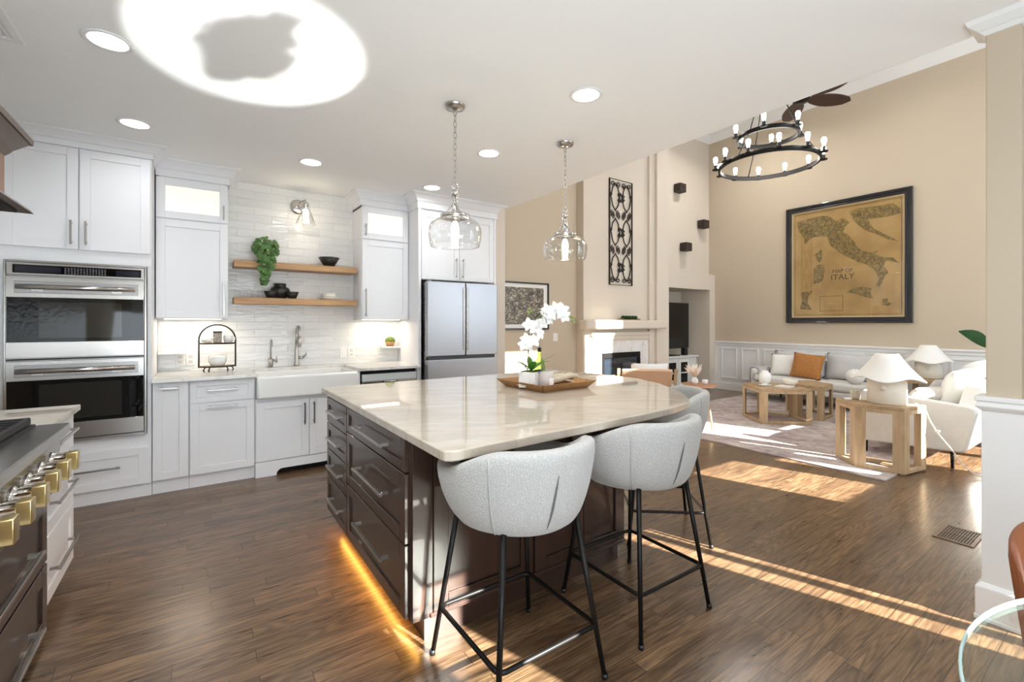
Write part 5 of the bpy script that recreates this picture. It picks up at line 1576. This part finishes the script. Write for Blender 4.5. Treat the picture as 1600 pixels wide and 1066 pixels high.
fx, fy, fz = 6.72, 2.87, 4.42
o = (fx, fy, fz)
t = thing('ceiling_fan', 'dark wood ceiling fan hanging from the high ceiling', 'ceiling fan', o)
mb = MB(o); mb.lathe([(0, -0.08), (0.09, -0.07), (0.12, 0.0), (0.1, 0.09), (0.03, 0.12), (0.0, 0.12)], o, 24); mb.build('motor', BLACK, t)
mb = MB(o); mb.cyl((fx, fy, fz + 0.1), 0.013, H2 - fz - 0.14, 10); mb.build('downrod', BLACK, t)
mb = MB(o); mb.cyl((fx, fy, H2 - 0.06), 0.08, 0.059, 18); mb.build('canopy', BLACK, t)
for k in range(5):
    a = math.radians(36 + 72 * k)
    c_, s_ = math.cos(a), math.sin(a)
    T = lambda u, v, w: (fx + u * c_ - v * s_, fy + u * s_ + v * c_, fz + w)
    mb = MB(o, T)
    top, bot = [], []
    outline = []
    for i in range(13):
        q = i / 12
        u = 0.12 + 0.53 * q
        wv = 0.045 + 0.10 * math.sin(PI * min(1, q * 0.92 + 0.05)) ** 0.8
        outline.append((u, wv))
    outline[-1] = (0.66, 0.008)
    poly = [(u, v) for u, v in outline] + [(u, -v * 0.75) for u, v in outline[::-1]]
    for z in (-0.006, 0.006):
        (bot if z < 0 else top).extend([mb.bm.verts.new(mb.p(u, v, z - v * 0.16 - 0.02 - 0.06 * (u - 0.12))) for u, v in poly])
    n = len(poly)
    mb.bm.faces.new(bot[::-1]); mb.bm.faces.new(top)
    for i in range(n):
        mb.bm.faces.new((bot[i], bot[(i + 1) % n], top[(i + 1) % n], top[i]))
    mb.build('blade', FANW, t)

for x, y, lab in ((7.7, 4.2, 'unseen fill light added in the high ceiling nearest the room corner'), (7.7, 2.2, 'unseen fill light added in the high ceiling above the farther lamp')):  # unseen lamps added to brighten the far east wall
    t = thing('ceiling_light', lab, 'ceiling light', (x, y, H2), 0, 'unseen fill lights added in the high ceiling')
    mb = MB((x, y, H2)); mb.lathe([(0.078, -0.001), (0.1, -0.001), (0.1, -0.006), (0.092, -0.01), (0.078, -0.006)], (x, y, H2), 36); mb.build('trim_ring', TRIM, t)
    mb = MB((x, y, H2)); mb.cyl((x, y, H2 - 0.005), 0.079, 0.004, 36); mb.build('lens', DISC, t)
    lamp('high_fill_light', 'AREA', (x, y, H2 - 0.012), 26 if y > 3 else 6, (1.0, 0.97, 0.92), (0, 0, -1), shape='DISK', size=0.15, spread=math.radians(140))

# ------------------------------------------------------------------ living room rug, tables, sofas
mb = MB((6.5, 3.0, 0)); mb.box(4.83, 8.35, 1.40, 4.56, 0.001, 0.012)
rg = tag(mb.build('area_rug', RUG, None), 'large faded grey and mauve rug under the coffee tables', 'rug')
mb = MB((6.5, 3.0, 0))
BORD = M('rug_border', S(176, 164, 164), 0.95, var=(30, 0.12))
for d, w in ((0.14, 0.03), (0.34, 0.045)):
    for q in ((4.83 + d, 8.35 - d, 1.40 + d, 1.40 + d + w), (4.83 + d, 8.35 - d, 4.56 - d - w, 4.56 - d), (4.83 + d, 4.83 + d + w, 1.40 + d + w, 4.56 - d - w), (8.35 - d - w, 8.35 - d, 1.40 + d + w, 4.56 - d - w)):
        mb.box(*q, 0.012, 0.0126)
mb.build('border_stripe', BORD, rg)

def frame_table(name, label, verts, h, leg=0.078, ztop=0.032, z0=0.013, group=None):
    cx_ = sum(v[0] for v in verts) / len(verts)
    cy_ = sum(v[1] for v in verts) / len(verts)
    o = (cx_, cy_, z0)
    t = thing(name, label, 'table', o, 0, group)
    mb = MB(o); mb.prism(verts, h - ztop, h); mb.build('tabletop', OAKX, t, 0.004)
    def inset(v, d):
        p = Vector((cx_ - v[0], cy_ - v[1])); p.normalize()
        return (v[0] + p.x * d, v[1] + p.y * d)
    n = len(verts)
    for i, v in enumerate(verts):
        a, b = Vector(verts[i - 1]) - Vector(v), Vector(verts[(i + 1) % n]) - Vector(v)
        a.normalize(); b.normalize()
        L = leg
        q = Vector(v)
        poly = [tuple(q), tuple(q + b * L), tuple(q + a * L * 0.62 + b * L * 0.62), tuple(q + a * L)]
        mb = MB(o); mb.prism(poly, z0, h - ztop); mb.build('leg', OAK, t, 0.003)
    for i in range(n):
        a, b = Vector(verts[i]), Vector(verts[(i + 1) % n])
        d = (b - a).normalized()
        nn = Vector((-d.y, d.x))
        if nn.dot(Vector((cx_, cy_)) - a) < 0:
            nn = -nn
        p, q = a + d * leg * 0.9, b - d * leg * 0.9
        poly = [tuple(p), tuple(q), tuple(q + nn * 0.04), tuple(p + nn * 0.04)]
        for za, zb_ in ((z0, z0 + 0.035), (h - ztop - 0.035, h - ztop)):
            mb = MB(o); mb.prism(poly, za, zb_); mb.build('rail', OAK, t, 0.003)
    return t
frame_table('coffee_table', 'light oak open frame coffee table nearer the kitchen, holding the vase', [(6.53, 3.57), (6.17, 3.11), (6.65, 2.70), (6.98, 3.06), (6.9, 3.5)], 0.48)
frame_table('coffee_table', 'light oak open frame coffee table nearer the brown cushion sofa', [(7.02, 2.72), (7.5, 2.78), (7.72, 3.15), (7.36, 3.36), (7.04, 3.06)], 0.48)
frame_table('side_table', 'light oak open frame side table holding the nearer lamp', [(5.307, 1.947), (5.065, 1.70), (5.13, 1.35), (5.49, 1.29)], 0.602, 0.085)
frame_table('side_table', 'oak corner table behind the sofas holding the farther lamp', [(8.2, 1.75), (8.75, 1.75), (8.75, 2.2), (8.2, 2.2)], 0.58, 0.06)

def bolster_cushion(name, label, loc, rot, size, mat, cat='cushion', group=None):
    mb = MB(); mb.pillow(*size)
    ob = tag(mb.build(name, mat), label, cat, group)
    ob.rotation_mode = 'XYZ'
    return place(ob, loc, rot)

# sofa against the east wall
o = (8.4, 3.2, 0)
t = thing('sofa', 'low ivory sofa along the panelled wall', 'sofa', o)
mb = MB(o); mb.rbox(8.02, 8.78, 2.3, 4.2, 0.2, 0.30, 0.03, 3); mb.build('base', LINEN, t)
for a, b in ((2.32, 3.24), (3.26, 4.18)):
    mb = MB(o); mb.rbox(8.0, 8.6, a, b, 0.30, 0.44, 0.05, 4); mb.build('seat_cushion', LINEN, t)
mb = MB(o); mb.rbox(8.66, 8.8, 2.3, 4.2, 0.28, 0.74, 0.04, 3); mb.build('back', LINEN, t)
mb = MB(o); mb.rbox(8.06, 8.78, 4.16, 4.28, 0.22, 0.56, 0.04, 3); mb.build('arm', LINEN, t)
for x in (8.13, 8.7):
    for y in (2.4, 4.05):
        mb = MB(o); mb.tube([(x, y, 0.2), (x, y, 0.013)], [0.02, 0.012], 10); mb.build('leg', BLACK, t)
for yc, lab in ((3.68, 'grey back cushion behind the white and tan pillows'), (2.86, 'wide grey back cushion nearer the corner lamp')):
    bolster_cushion('back_cushion', lab, (8.50, yc, 0.44), (math.radians(-12), 0, -PI / 2), (0.84, 0.44, 0.2), GLINEN, 'cushion', 'grey back cushions on the sofa')
bolster_cushion('pillow', 'plain white pillow left of the tan pillow on the sofa', (8.36, 3.86, 0.44), (math.radians(-14), 0, -PI / 2 + 0.15), (0.42, 0.38, 0.16), WLINEN)
bolster_cushion('pillow', 'tan woven fringed pillow on the ivory sofa', (8.22, 3.46, 0.44), (math.radians(-14), math.radians(4), -PI / 2 - 0.12), (0.50, 0.42, 0.15), TANF)
mb = MB((8.12, 2.72, 0.44)); mb.ball((8.12, 2.72, 0.55), (0.12, 0.12, 0.115), 20, 14)
tag(mb.build('ball_pillow', WLINEN), 'round white knot pillow at the end of the ivory sofa seat', 'cushion')
mb = MB((8.35, 4.2, 0.56))
rws = []
for i in range(9):
    x = 8.1 + 0.4 * i / 8
    rws.append([(x, 4.14, 0.45), (x, 4.13, 0.55), (x, 4.16, 0.575), (x, 4.22, 0.583), (x, 4.28, 0.575), (x, 4.305, 0.55), (x, 4.31, 0.28 + 0.02 * math.sin(i * 1.7)),
                (x, 4.298, 0.28 + 0.02 * math.sin(i * 1.7)), (x, 4.293, 0.55), (x, 4.275, 0.565), (x, 4.22, 0.571), (x, 4.165, 0.565), (x, 4.142, 0.545), (x, 4.15, 0.45)])
mb.rings(rws)
tag(mb.build('throw_blanket', GLINEN), 'pale grey throw folded over the far arm of the ivory sofa', 'blanket')

# sofa with its back to the windows
o = (7.0, 1.45, 0)
t = thing('sofa', 'white linen sofa end with its side panel facing the kitchen', 'sofa', o)
mb = MB(o); mb.rbox(5.80, 8.05, 1.1, 1.88, 0.16, 0.30, 0.03, 3); mb.build('base', LINEN, t)
mb = MB(o)
poly = [(1.87, 0.13), (1.10, 0.165), (1.075, 0.20), (1.005, 0.535), (1.02, 0.575), (1.06, 0.595), (1.5, 0.635), (1.85, 0.655), (1.875, 0.64)]
mb.T = lambda u, v, w: (w, u, v)
mb.prism(poly, 5.74, 5.83)
mb.build('arm', LINEN, t, 0.016, 3)
mb = MB(o); mb.hexa([(5.78, 1.07, 0.18), (8.05, 1.07, 0.18), (8.05, 1.24, 0.18), (5.78, 1.24, 0.18), (5.83, 0.97, 0.79), (8.05, 0.97, 0.79), (8.05, 1.10, 0.79), (5.83, 1.10, 0.79)]); mb.build('back', WLINEN, t, 0.03, 3)
for a, b in ((5.84, 6.93), (6.95, 8.03)):
    mb = MB(o); mb.rbox(a, b, 1.25, 1.9, 0.30, 0.45, 0.05, 4); mb.build('seat_cushion', LINEN, t)
for x in (5.79, 7.95):
    for y in (1.175, 1.84):
        mb = MB(o); mb.tube([(x, y, 0.18), (x, y, 0.013 if y > 1.4 else 0.001)], [0.018, 0.012], 10); mb.build('leg', BLACK, t)
bolster_cushion('back_cushion', 'tall white back cushion of the near sofa', (6.45, 1.30, 0.45), (math.radians(-14), 0, PI), (1.0, 0.46, 0.24), WLINEN, 'cushion', 'white back cushions of the near sofa')
bolster_cushion('back_cushion', 'white back cushion deeper along the near sofa', (7.5, 1.30, 0.45), (math.radians(-14), 0, PI), (1.0, 0.46, 0.24), WLINEN, 'cushion', 'white back cushions of the near sofa')
bolster_cushion('pillow', 'grey pillow behind the speckled pillow on the near sofa', (6.46, 1.44, 0.45), (math.radians(-24), 0, PI - 0.3), (0.5, 0.36, 0.17), GLINEN)
bolster_cushion('pillow', 'speckled pillow leaning by the arm of the near sofa', (6.12, 1.50, 0.45), (math.radians(-38), 0, PI - 0.45), (0.56, 0.34, 0.16), SPECK)
# throw over the near sofa back
mb = MB((7.3, 1.0, 0.79))
rws = []
for i in range(15):
    x = 6.95 + 0.75 * i / 14
    w = 0.012 * math.sin(i * 1.9)
    inner = [(1.36, 0.70), (1.335, 0.82), (1.25, 0.90), (1.12, 0.885), (1.0, 0.835), (0.955, 0.78), (0.945, 0.42)]
    outer = [(0.925, 0.42), (0.93, 0.79), (0.985, 0.86), (1.11, 0.925), (1.26, 0.945), (1.37, 0.84), (1.395, 0.70)]
    rws.append([(x, y, z + w) for y, z in inner + outer])
mb.rings(rws)
th = tag(mb.build('throw_blanket', WLINEN, None, 0, 2, 1), 'white throw draped over the back of the near sofa', 'blanket')

# lamps
def table_lamp(x, y, z, label, base_mat=MATTEW, rz=0.0):
    t = thing('table_lamp', label, 'lamp', (x, y, z), rz, 'white table lamps')
    mb = MB(); mb.lathe([(0.0, 0), (0.14, 0), (0.148, 0.006), (0.148, 0.212), (0.14, 0.218), (0.0, 0.218)], (0, 0, 0), 40)
    for v in mb.bm.verts:
        v.co.y *= 0.72
    b = mb.build('base', base_mat, t)
    mb = MB(); mb.ball((-0.02, -0.108, 0.15), (0.024, 0.02, 0.024), 14, 10); mb.ball((-0.02, 0.108, 0.15), (0.024, 0.02, 0.024), 14, 10); mb.build('knob', base_mat, b)
    mb = MB(); mb.cyl((0, 0, 0.218), 0.018, 0.05, 14); mb.build('neck', BRASS, t)
    mb = MB(); mb.lathe([(0.012, 0.268), (0.03, 0.30), (0.03, 0.33), (0.0, 0.345)], (0, 0, 0), 12); mb.build('bulb', PLASTIC, t)
    rings = []
    prof = [(0.262, 0.235, 0.02), (0.215, 0.285, 0.014), (0.165, 0.345, 0.008), (0.12, 0.41, 0.004), (0.088, 0.465, 0.0), (0.065, 0.47, 0.0), (0.082, 0.46, 0.0), (0.114, 0.406, 0.004), (0.16, 0.341, 0.008), (0.21, 0.281, 0.014), (0.258, 0.23, 0.02)]
    for r, zz, wv in prof:
        rings.append([((r + wv * math.cos(4 * a)) * math.cos(a), (r + wv * math.cos(4 * a)) * math.sin(a) * 0.86, zz - wv * 0.9 * math.cos(4 * a)) for a in [2 * PI * k / 48 for k in range(48)]])
    mb = MB(); mb.rings(rings, cap=False); mb.build('lamp_shade', SHADE, t)
    return t
table_lamp(5.315, 1.53, 0.602, 'white ceramic lamp on the oak side table in front', rz=-1.35)
table_lamp(8.48, 1.97, 0.58, 'white ceramic lamp in the corner behind the sofas', rz=-1.2)
o = (5.36, 1.79, 0.602)
mb = MB(o); mb.lathe([(0, 0), (0.03, 0), (0.038, 0.02), (0.042, 0.065), (0.038, 0.095), (0.034, 0.095), (0.036, 0.06), (0, 0.01)], o, 20)
for v in mb.bm.verts:
    a = math.atan2(v.co.y, v.co.x)
    v.co.x *= 1 + 0.07 * math.cos(7 * a); v.co.y *= 1 + 0.07 * math.cos(7 * a)
tag(mb.build('ribbed_vase', M('stoneware', S(208, 200, 184), 0.5, var=(60, 0.2))), 'small ribbed stoneware cup left of the nearer lamp', 'vase')
o = (5.25, 1.82, 0.602)
mb = MB(o); mb.lathe([(0, 0), (0.03, 0), (0.034, 0.01), (0.03, 0.022), (0, 0.024)], o, 18)
tag(mb.build('soap_dish', CERAM), 'tiny white dish at the corner of the side table', 'dish')
o = (5.33, 1.5, 0.012)
mb = MB(o); mb.box(5.30, 5.44, 1.42, 1.58, 0.013, 0.03); mb.box(5.31, 5.43, 1.43, 1.57, 0.03, 0.04)
tag(mb.build('oak_block', OAKX, None, 0.003), 'small oak block on the rug inside the side table frame', 'block')

# things on the coffee table
zt = 0.48
o = (6.62, 3.3, zt)
t = thing('handled_vase', 'white vase with loop handle and dark pattern on the coffee table', 'vase', o)
mb = MB(o); mb.lathe([(0, 0), (0.05, 0), (0.085, 0.05), (0.095, 0.11), (0.08, 0.16), (0.05, 0.185), (0.052, 0.2), (0.044, 0.2), (0.04, 0.18), (0, 0.16)], o, 26); mb.build('body', CERAM, t)
mb = MB(o); mb.tube([(6.62 - 0.06, 3.3 + 0.05, zt + 0.165), (6.62 - 0.12, 3.3 + 0.09, zt + 0.16), (6.62 - 0.125, 3.3 + 0.1, zt + 0.09), (6.62 - 0.06, 3.3 + 0.06, zt + 0.05)], 0.014, 8); mb.build('handle', M('zebra_glaze', S(150, 148, 146), 0.3, var=(30, 0.6)), t)
o = (6.75, 3.02, zt)
mb = MB(o); mb.lathe([(0, 0), (0.04, 0), (0.085, 0.045), (0.095, 0.085), (0.09, 0.088), (0.08, 0.05), (0.035, 0.012), (0, 0.012)], o, 28)
tag(mb.build('bowl', MATTEW), 'cream bowl right of the handled vase on the coffee table', 'bowl')
o = (6.5, 3.24, zt)
mb = MB(o); mb.lathe([(0, 0), (0.06, 0), (0.085, 0.02), (0.08, 0.024), (0.03, 0.014), (0.03, 0.035), (0, 0.04)], o, 24)
tag(mb.build('dish', CERAM), 'low white dish at the near edge of the coffee table', 'dish')
o = (6.58, 3.03, zt)
mb = MB(o); mb.box(6.48, 6.68, 2.93, 3.1, zt + 0.001, zt + 0.02)
tag(mb.build('book', PLASTIC, None, 0.002), 'thin white book lying below the bowl on the coffee table', 'book')

# lounge chair and round side table beyond the island
o = (4.75, 4.05, 0)
t = thing('lounge_chair', 'tan leather lounge chair with wooden arms near the fireplace', 'armchair', (4.86, 4.02, 0.0125), -0.75)
mb = MB()
mb.hexa([(-0.3, -0.30, 0.36), (0.3, -0.30, 0.36), (0.3, 0.28, 0.40), (-0.3, 0.28, 0.40), (-0.3, -0.30, 0.40), (0.3, -0.30, 0.40), (0.3, 0.28, 0.45), (-0.3, 0.28, 0.45)])
mb.build('seat_sling', LEATHER, t, 0.01)
mb = MB()
mb.hexa([(-0.3, -0.32, 0.38), (0.3, -0.32, 0.38), (0.3, -0.28, 0.38), (-0.3, -0.28, 0.38), (-0.3, -0.50, 0.76), (0.3, -0.50, 0.76), (0.3, -0.46, 0.78), (-0.3, -0.46, 0.78)])
mb.build('back_sling', LEATHER, t, 0.01)
for sx in (-1, 1):
    mb = MB(); x = sx * 0.34
    mb.box(x - 0.02, x + 0.02, -0.36, 0.36, 0.58, 0.61); mb.build('armrest', OAK, t, 0.008)
    mb = MB(); mb.hexa([(x - 0.018, 0.3, 0), (x + 0.018, 0.3, 0), (x + 0.018, 0.34, 0), (x - 0.018, 0.34, 0), (x - 0.018, 0.28, 0.58), (x + 0.018, 0.28, 0.58), (x + 0.018, 0.33, 0.58), (x - 0.018, 0.33, 0.58)]); mb.build('leg', OAK, t)
    mb = MB(); mb.hexa([(x - 0.018, -0.30, 0), (x + 0.018, -0.30, 0), (x + 0.018, -0.26, 0), (x - 0.018, -0.26, 0), (x - 0.018, -0.50, 0.78), (x + 0.018, -0.50, 0.78), (x + 0.018, -0.46, 0.78), (x - 0.018, -0.46, 0.78)]); mb.build('leg', OAK, t)
for y, z in ((0.3, 0.36), (-0.32, 0.34)):
    mb = MB(); mb.box(-0.34, 0.34, y - 0.018, y + 0.018, z - 0.02, z + 0.02); mb.build('rail', OAK, t)
mb = MB(); mb.pillow(0.46, 0.34, 0.16)
pl = tag(mb.build('pillow', WLINEN), 'white pillow standing in the tan lounge chair', 'cushion')
place(pl, (4.76, 3.84, 0.53), (math.radians(20), 0, -0.75))

o = (5.28, 3.45, 0)
t = thing('round_side_table', 'small round wooden side table beside the lounge chair', 'table', o)
mb = MB(o); mb.lathe([(0, 0.55), (0.19, 0.55), (0.215, 0.565), (0.22, 0.575), (0.19, 0.575), (0.0, 0.57)], (o[0], o[1], 0), 36); mb.build('tabletop', M('reddish_oak', S(176, 130, 98), 0.4, var=(10, 0.1)), t)
for k in range(3):
    a = 0.4 + 2 * PI * k / 3
    mb = MB(o); mb.tube([(o[0] + 0.1 * math.cos(a), o[1] + 0.1 * math.sin(a), 0.55), (o[0] + 0.2 * math.cos(a), o[1] + 0.2 * math.sin(a), 0.013)], [0.018, 0.013], 10); mb.build('leg', OAK, t)
o = (5.26, 3.5, 0.571)
t = thing('plume_vase', 'small white vase of pampas plumes on the round side table', 'vase', o)
mb = MB(o); mb.lathe([(0, 0), (0.03, 0), (0.045, 0.03), (0.035, 0.065), (0.02, 0.08), (0.022, 0.09), (0.016, 0.09), (0.0, 0.06)], o, 20); mb.build('body', CERAM, t)
mb = MB(o)
for k in range(46):
    d = Vector((rnd.uniform(-0.9, 0.9), rnd.uniform(-0.9, 0.9), 1)).normalized()
    L = rnd.uniform(0.13, 0.2)
    b0 = Vector((o[0], o[1], o[2] + 0.085))
    mb.tube([tuple(b0), tuple(b0 + d * L * 0.5), tuple(b0 + d * L)], [0.002, 0.012, 0.001], 4)
mb.build('plumes', PAMPAS, t)
o = (5.36, 3.42, 0.575)
mb = MB(o); mb.lathe([(0, 0), (0.032, 0), (0.036, 0.006), (0.036, 0.05), (0.032, 0.055), (0, 0.05)], o, 22)
tag(mb.build('candle', CERAM), 'short white candle jar on the round side table', 'candle')

# floor register, lamp cord, plant by the column
o = (4.0, 0.78, 0)
t = thing('floor_vent', 'brown metal floor register set in the oak floor', 'vent', o, -0.0)
mb = MB(o)
for q in ((3.84, 4.14, 0.685, 0.705), (3.84, 4.14, 0.855, 0.875), (3.84, 3.86, 0.705, 0.855), (4.12, 4.14, 0.705, 0.855), (3.985, 3.995, 0.705, 0.855)):
    mb.box(*q, 0.0005, 0.005)
mb.build('frame', VENTM, t, 0.001, 1)
mb = MB(o); mb.box(3.86, 4.12, 0.705, 0.855, 0.0005, 0.002); mb.build('duct', VENTD, t)
mb = MB(o)
for k in range(11):
    y = 0.711 + k * 0.0132
    mb.box(3.86, 3.985, y, y + 0.005, 0.002, 0.004); mb.box(3.995, 4.12, y, y + 0.005, 0.002, 0.004)
mb.build('grille', VENTM, t)
mb = MB((5.5, 1.2, 0))
cp_ = [(5.46, 1.36, 0.61), (5.5, 1.30, 0.58), (5.5, 1.27, 0.46), (5.51, 1.2, 0.33), (5.53, 1.12, 0.22), (5.55, 1.06, 0.10), (5.58, 0.98, 0.02), (5.66, 0.88, 0.006), (5.85, 0.80, 0.006), (6.2, 0.76, 0.006)]
sm = []
for i in range(len(cp_) - 1):
    for k in range(5):
        sm.append(tuple(Vector(cp_[i]).lerp(Vector(cp_[i + 1]), k / 5)))
sm.append(cp_[-1])
for _ in range(6):
    sm = [sm[0]] + [tuple((Vector(sm[i - 1]) + Vector(sm[i]) * 2 + Vector(sm[i + 1])) / 4) for i in range(1, len(sm) - 1)] + [sm[-1]]
mb.tube(sm, 0.005, 6)
mb.box(5.497, 5.517, 1.20, 1.235, 0.37, 0.385)
tag(mb.build('lamp_cord', PLASTIC), 'white lamp cord hanging from the side table to the floor', 'cord')
o = (7.35, 0.7, 0)
t = thing('potted_plant', 'dark green broad-leaved plant showing past the column', 'plant', o)
mb = MB(o); mb.lathe([(0, 0.001), (0.12, 0.001), (0.16, 0.32), (0.145, 0.32), (0.13, 0.28), (0, 0.28)], (7.35, 0.7, 0), 26); mb.build('pot', CERAM, t)
mb = MB(o); mb.tube([(7.35, 0.7, 0.28), (7.36, 0.68, 0.8), (7.34, 0.7, 1.3)], [0.014, 0.011, 0.007], 8); mb.tube([(7.355, 0.685, 0.86), (7.32, 0.95, 1.0), (7.25, 1.15, 1.08)], [0.008, 0.006, 0.005], 6); mb.build('stem', STEM, t)
for k in range(9):
    a = -PI + 0.35 * k
    z = 0.7 + 0.065 * k
    mb = MB(o); mb.leaf((7.35, 0.69, z), (math.cos(a), math.sin(a), 0.55), 0.3, 0.15, curl=0.35, n=7); mb.build('leaf', DLEAF, t, recalc=False)
mb = MB(o); mb.leaf((7.25, 1.15, 1.08), (-0.26, 0.2, 0.22), 0.36, 0.19, up=(-0.6, -0.5, 0.55), curl=0.15, n=7); mb.build('leaf', DLEAF, t, recalc=False)

# ------------------------------------------------------------------ breakfast table and chair
cx, cy = 1.26, -0.44
o = (cx, cy, 0)
t = thing('glass_table', 'round clear glass breakfast table at the bottom right corner', 'table', o)
mb = MB(o); mb.cyl((cx, cy, 0.738), 0.6695, 0.012, 96); mb.build('tabletop', TGLASS, t)
mb = MB(o); mb.lathe([(0.67, 0.738), (0.6735, 0.7395), (0.675, 0.744), (0.6735, 0.7485), (0.67, 0.75), (0.67, 0.738)], (cx, cy, 0), 96); mb.build('edge', GEDGE, t)
for k in range(3):
    a = 0.2 + 2 * PI * k / 3
    mb = MB(o); mb.tube([(cx + 0.12 * math.cos(a), cy + 0.12 * math.sin(a), 0.736), (cx + 0.04 * math.cos(a), cy + 0.04 * math.sin(a), 0.36), (cx + 0.3 * math.cos(a), cy + 0.3 * math.sin(a), 0.012)], 0.016, 10); mb.build('leg', BLACK, t)
o = (1.10, -0.15, 0.751)  # out of view; leaf ball placed and sized to shadow the ceiling glint
t = thing('table_centerpiece', 'unseen leafy centerpiece shading the ceiling glint, in a white bowl on the glass breakfast table', 'centerpiece', o)
mb = MB(o); mb.lathe([(0, 0), (0.06, 0), (0.11, 0.07), (0.105, 0.075), (0.05, 0.012), (0, 0.012)], o, 28); mb.build('bowl', CERAM, t)
mb = MB(o)
for k in range(260):
    u, v = rnd.uniform(-0.55, 1), rnd.uniform(0, 2 * PI)
    q = math.sqrt(1 - u * u)
    r0 = rnd.uniform(0.02, 0.12)
    d = Vector((q * math.cos(v), q * math.sin(v), u))
    mb.leaf((o[0] + d.x * r0, o[1] + d.y * r0, o[2] + 0.24 + d.z * r0 * 0.9), (d.x, d.y, d.z + rnd.uniform(-0.3, 0.3)), rnd.uniform(0.09, 0.14), 0.085, curl=0.2, n=4)
mb.build('foliage', LEAF, t, recalc=False)

o = (1.575, -0.085, 0)
t = thing('dining_chair', 'brown leather dining chair at the glass breakfast table', 'chair', o, math.radians(143))
# local +Y faces the table
mb = MB(); mb.rbox(-0.22, 0.22, -0.2, 0.24, 0.42, 0.48, 0.025, 3); mb.build('seat', BROWNL, t)
rws = []
for i in range(15):
    a = -1.0 + 2.0 * i / 14
    xx, yy = 0.24 * math.sin(a), -0.25 + 0.24 * (1 - math.cos(a)) * 0.7
    tp = 0.885 - 0.05 * abs(a) ** 3
    rws.append([(xx, yy, 0.47), (xx * 1.02, yy - 0.035, 0.7), (xx * 1.03, yy - 0.06, tp - 0.01), (xx * 1.03, yy - 0.048, tp), (xx * 1.02, yy - 0.03, tp - 0.01), (xx * 0.98, yy, 0.7), (xx * 0.96, yy + 0.03, 0.47)])
mb = MB(); mb.rings(rws); mb.build('backrest', BROWNL, t, sub=1)
for sx in (-1, 1):
    for sy in (-1, 1):
        mb = MB(); mb.tube([(sx * 0.17, sy * 0.16 + 0.02, 0.42), (sx * 0.21, sy * 0.2 + 0.02, 0.001)], [0.015, 0.011], 10); mb.build('leg', BLACK, t)
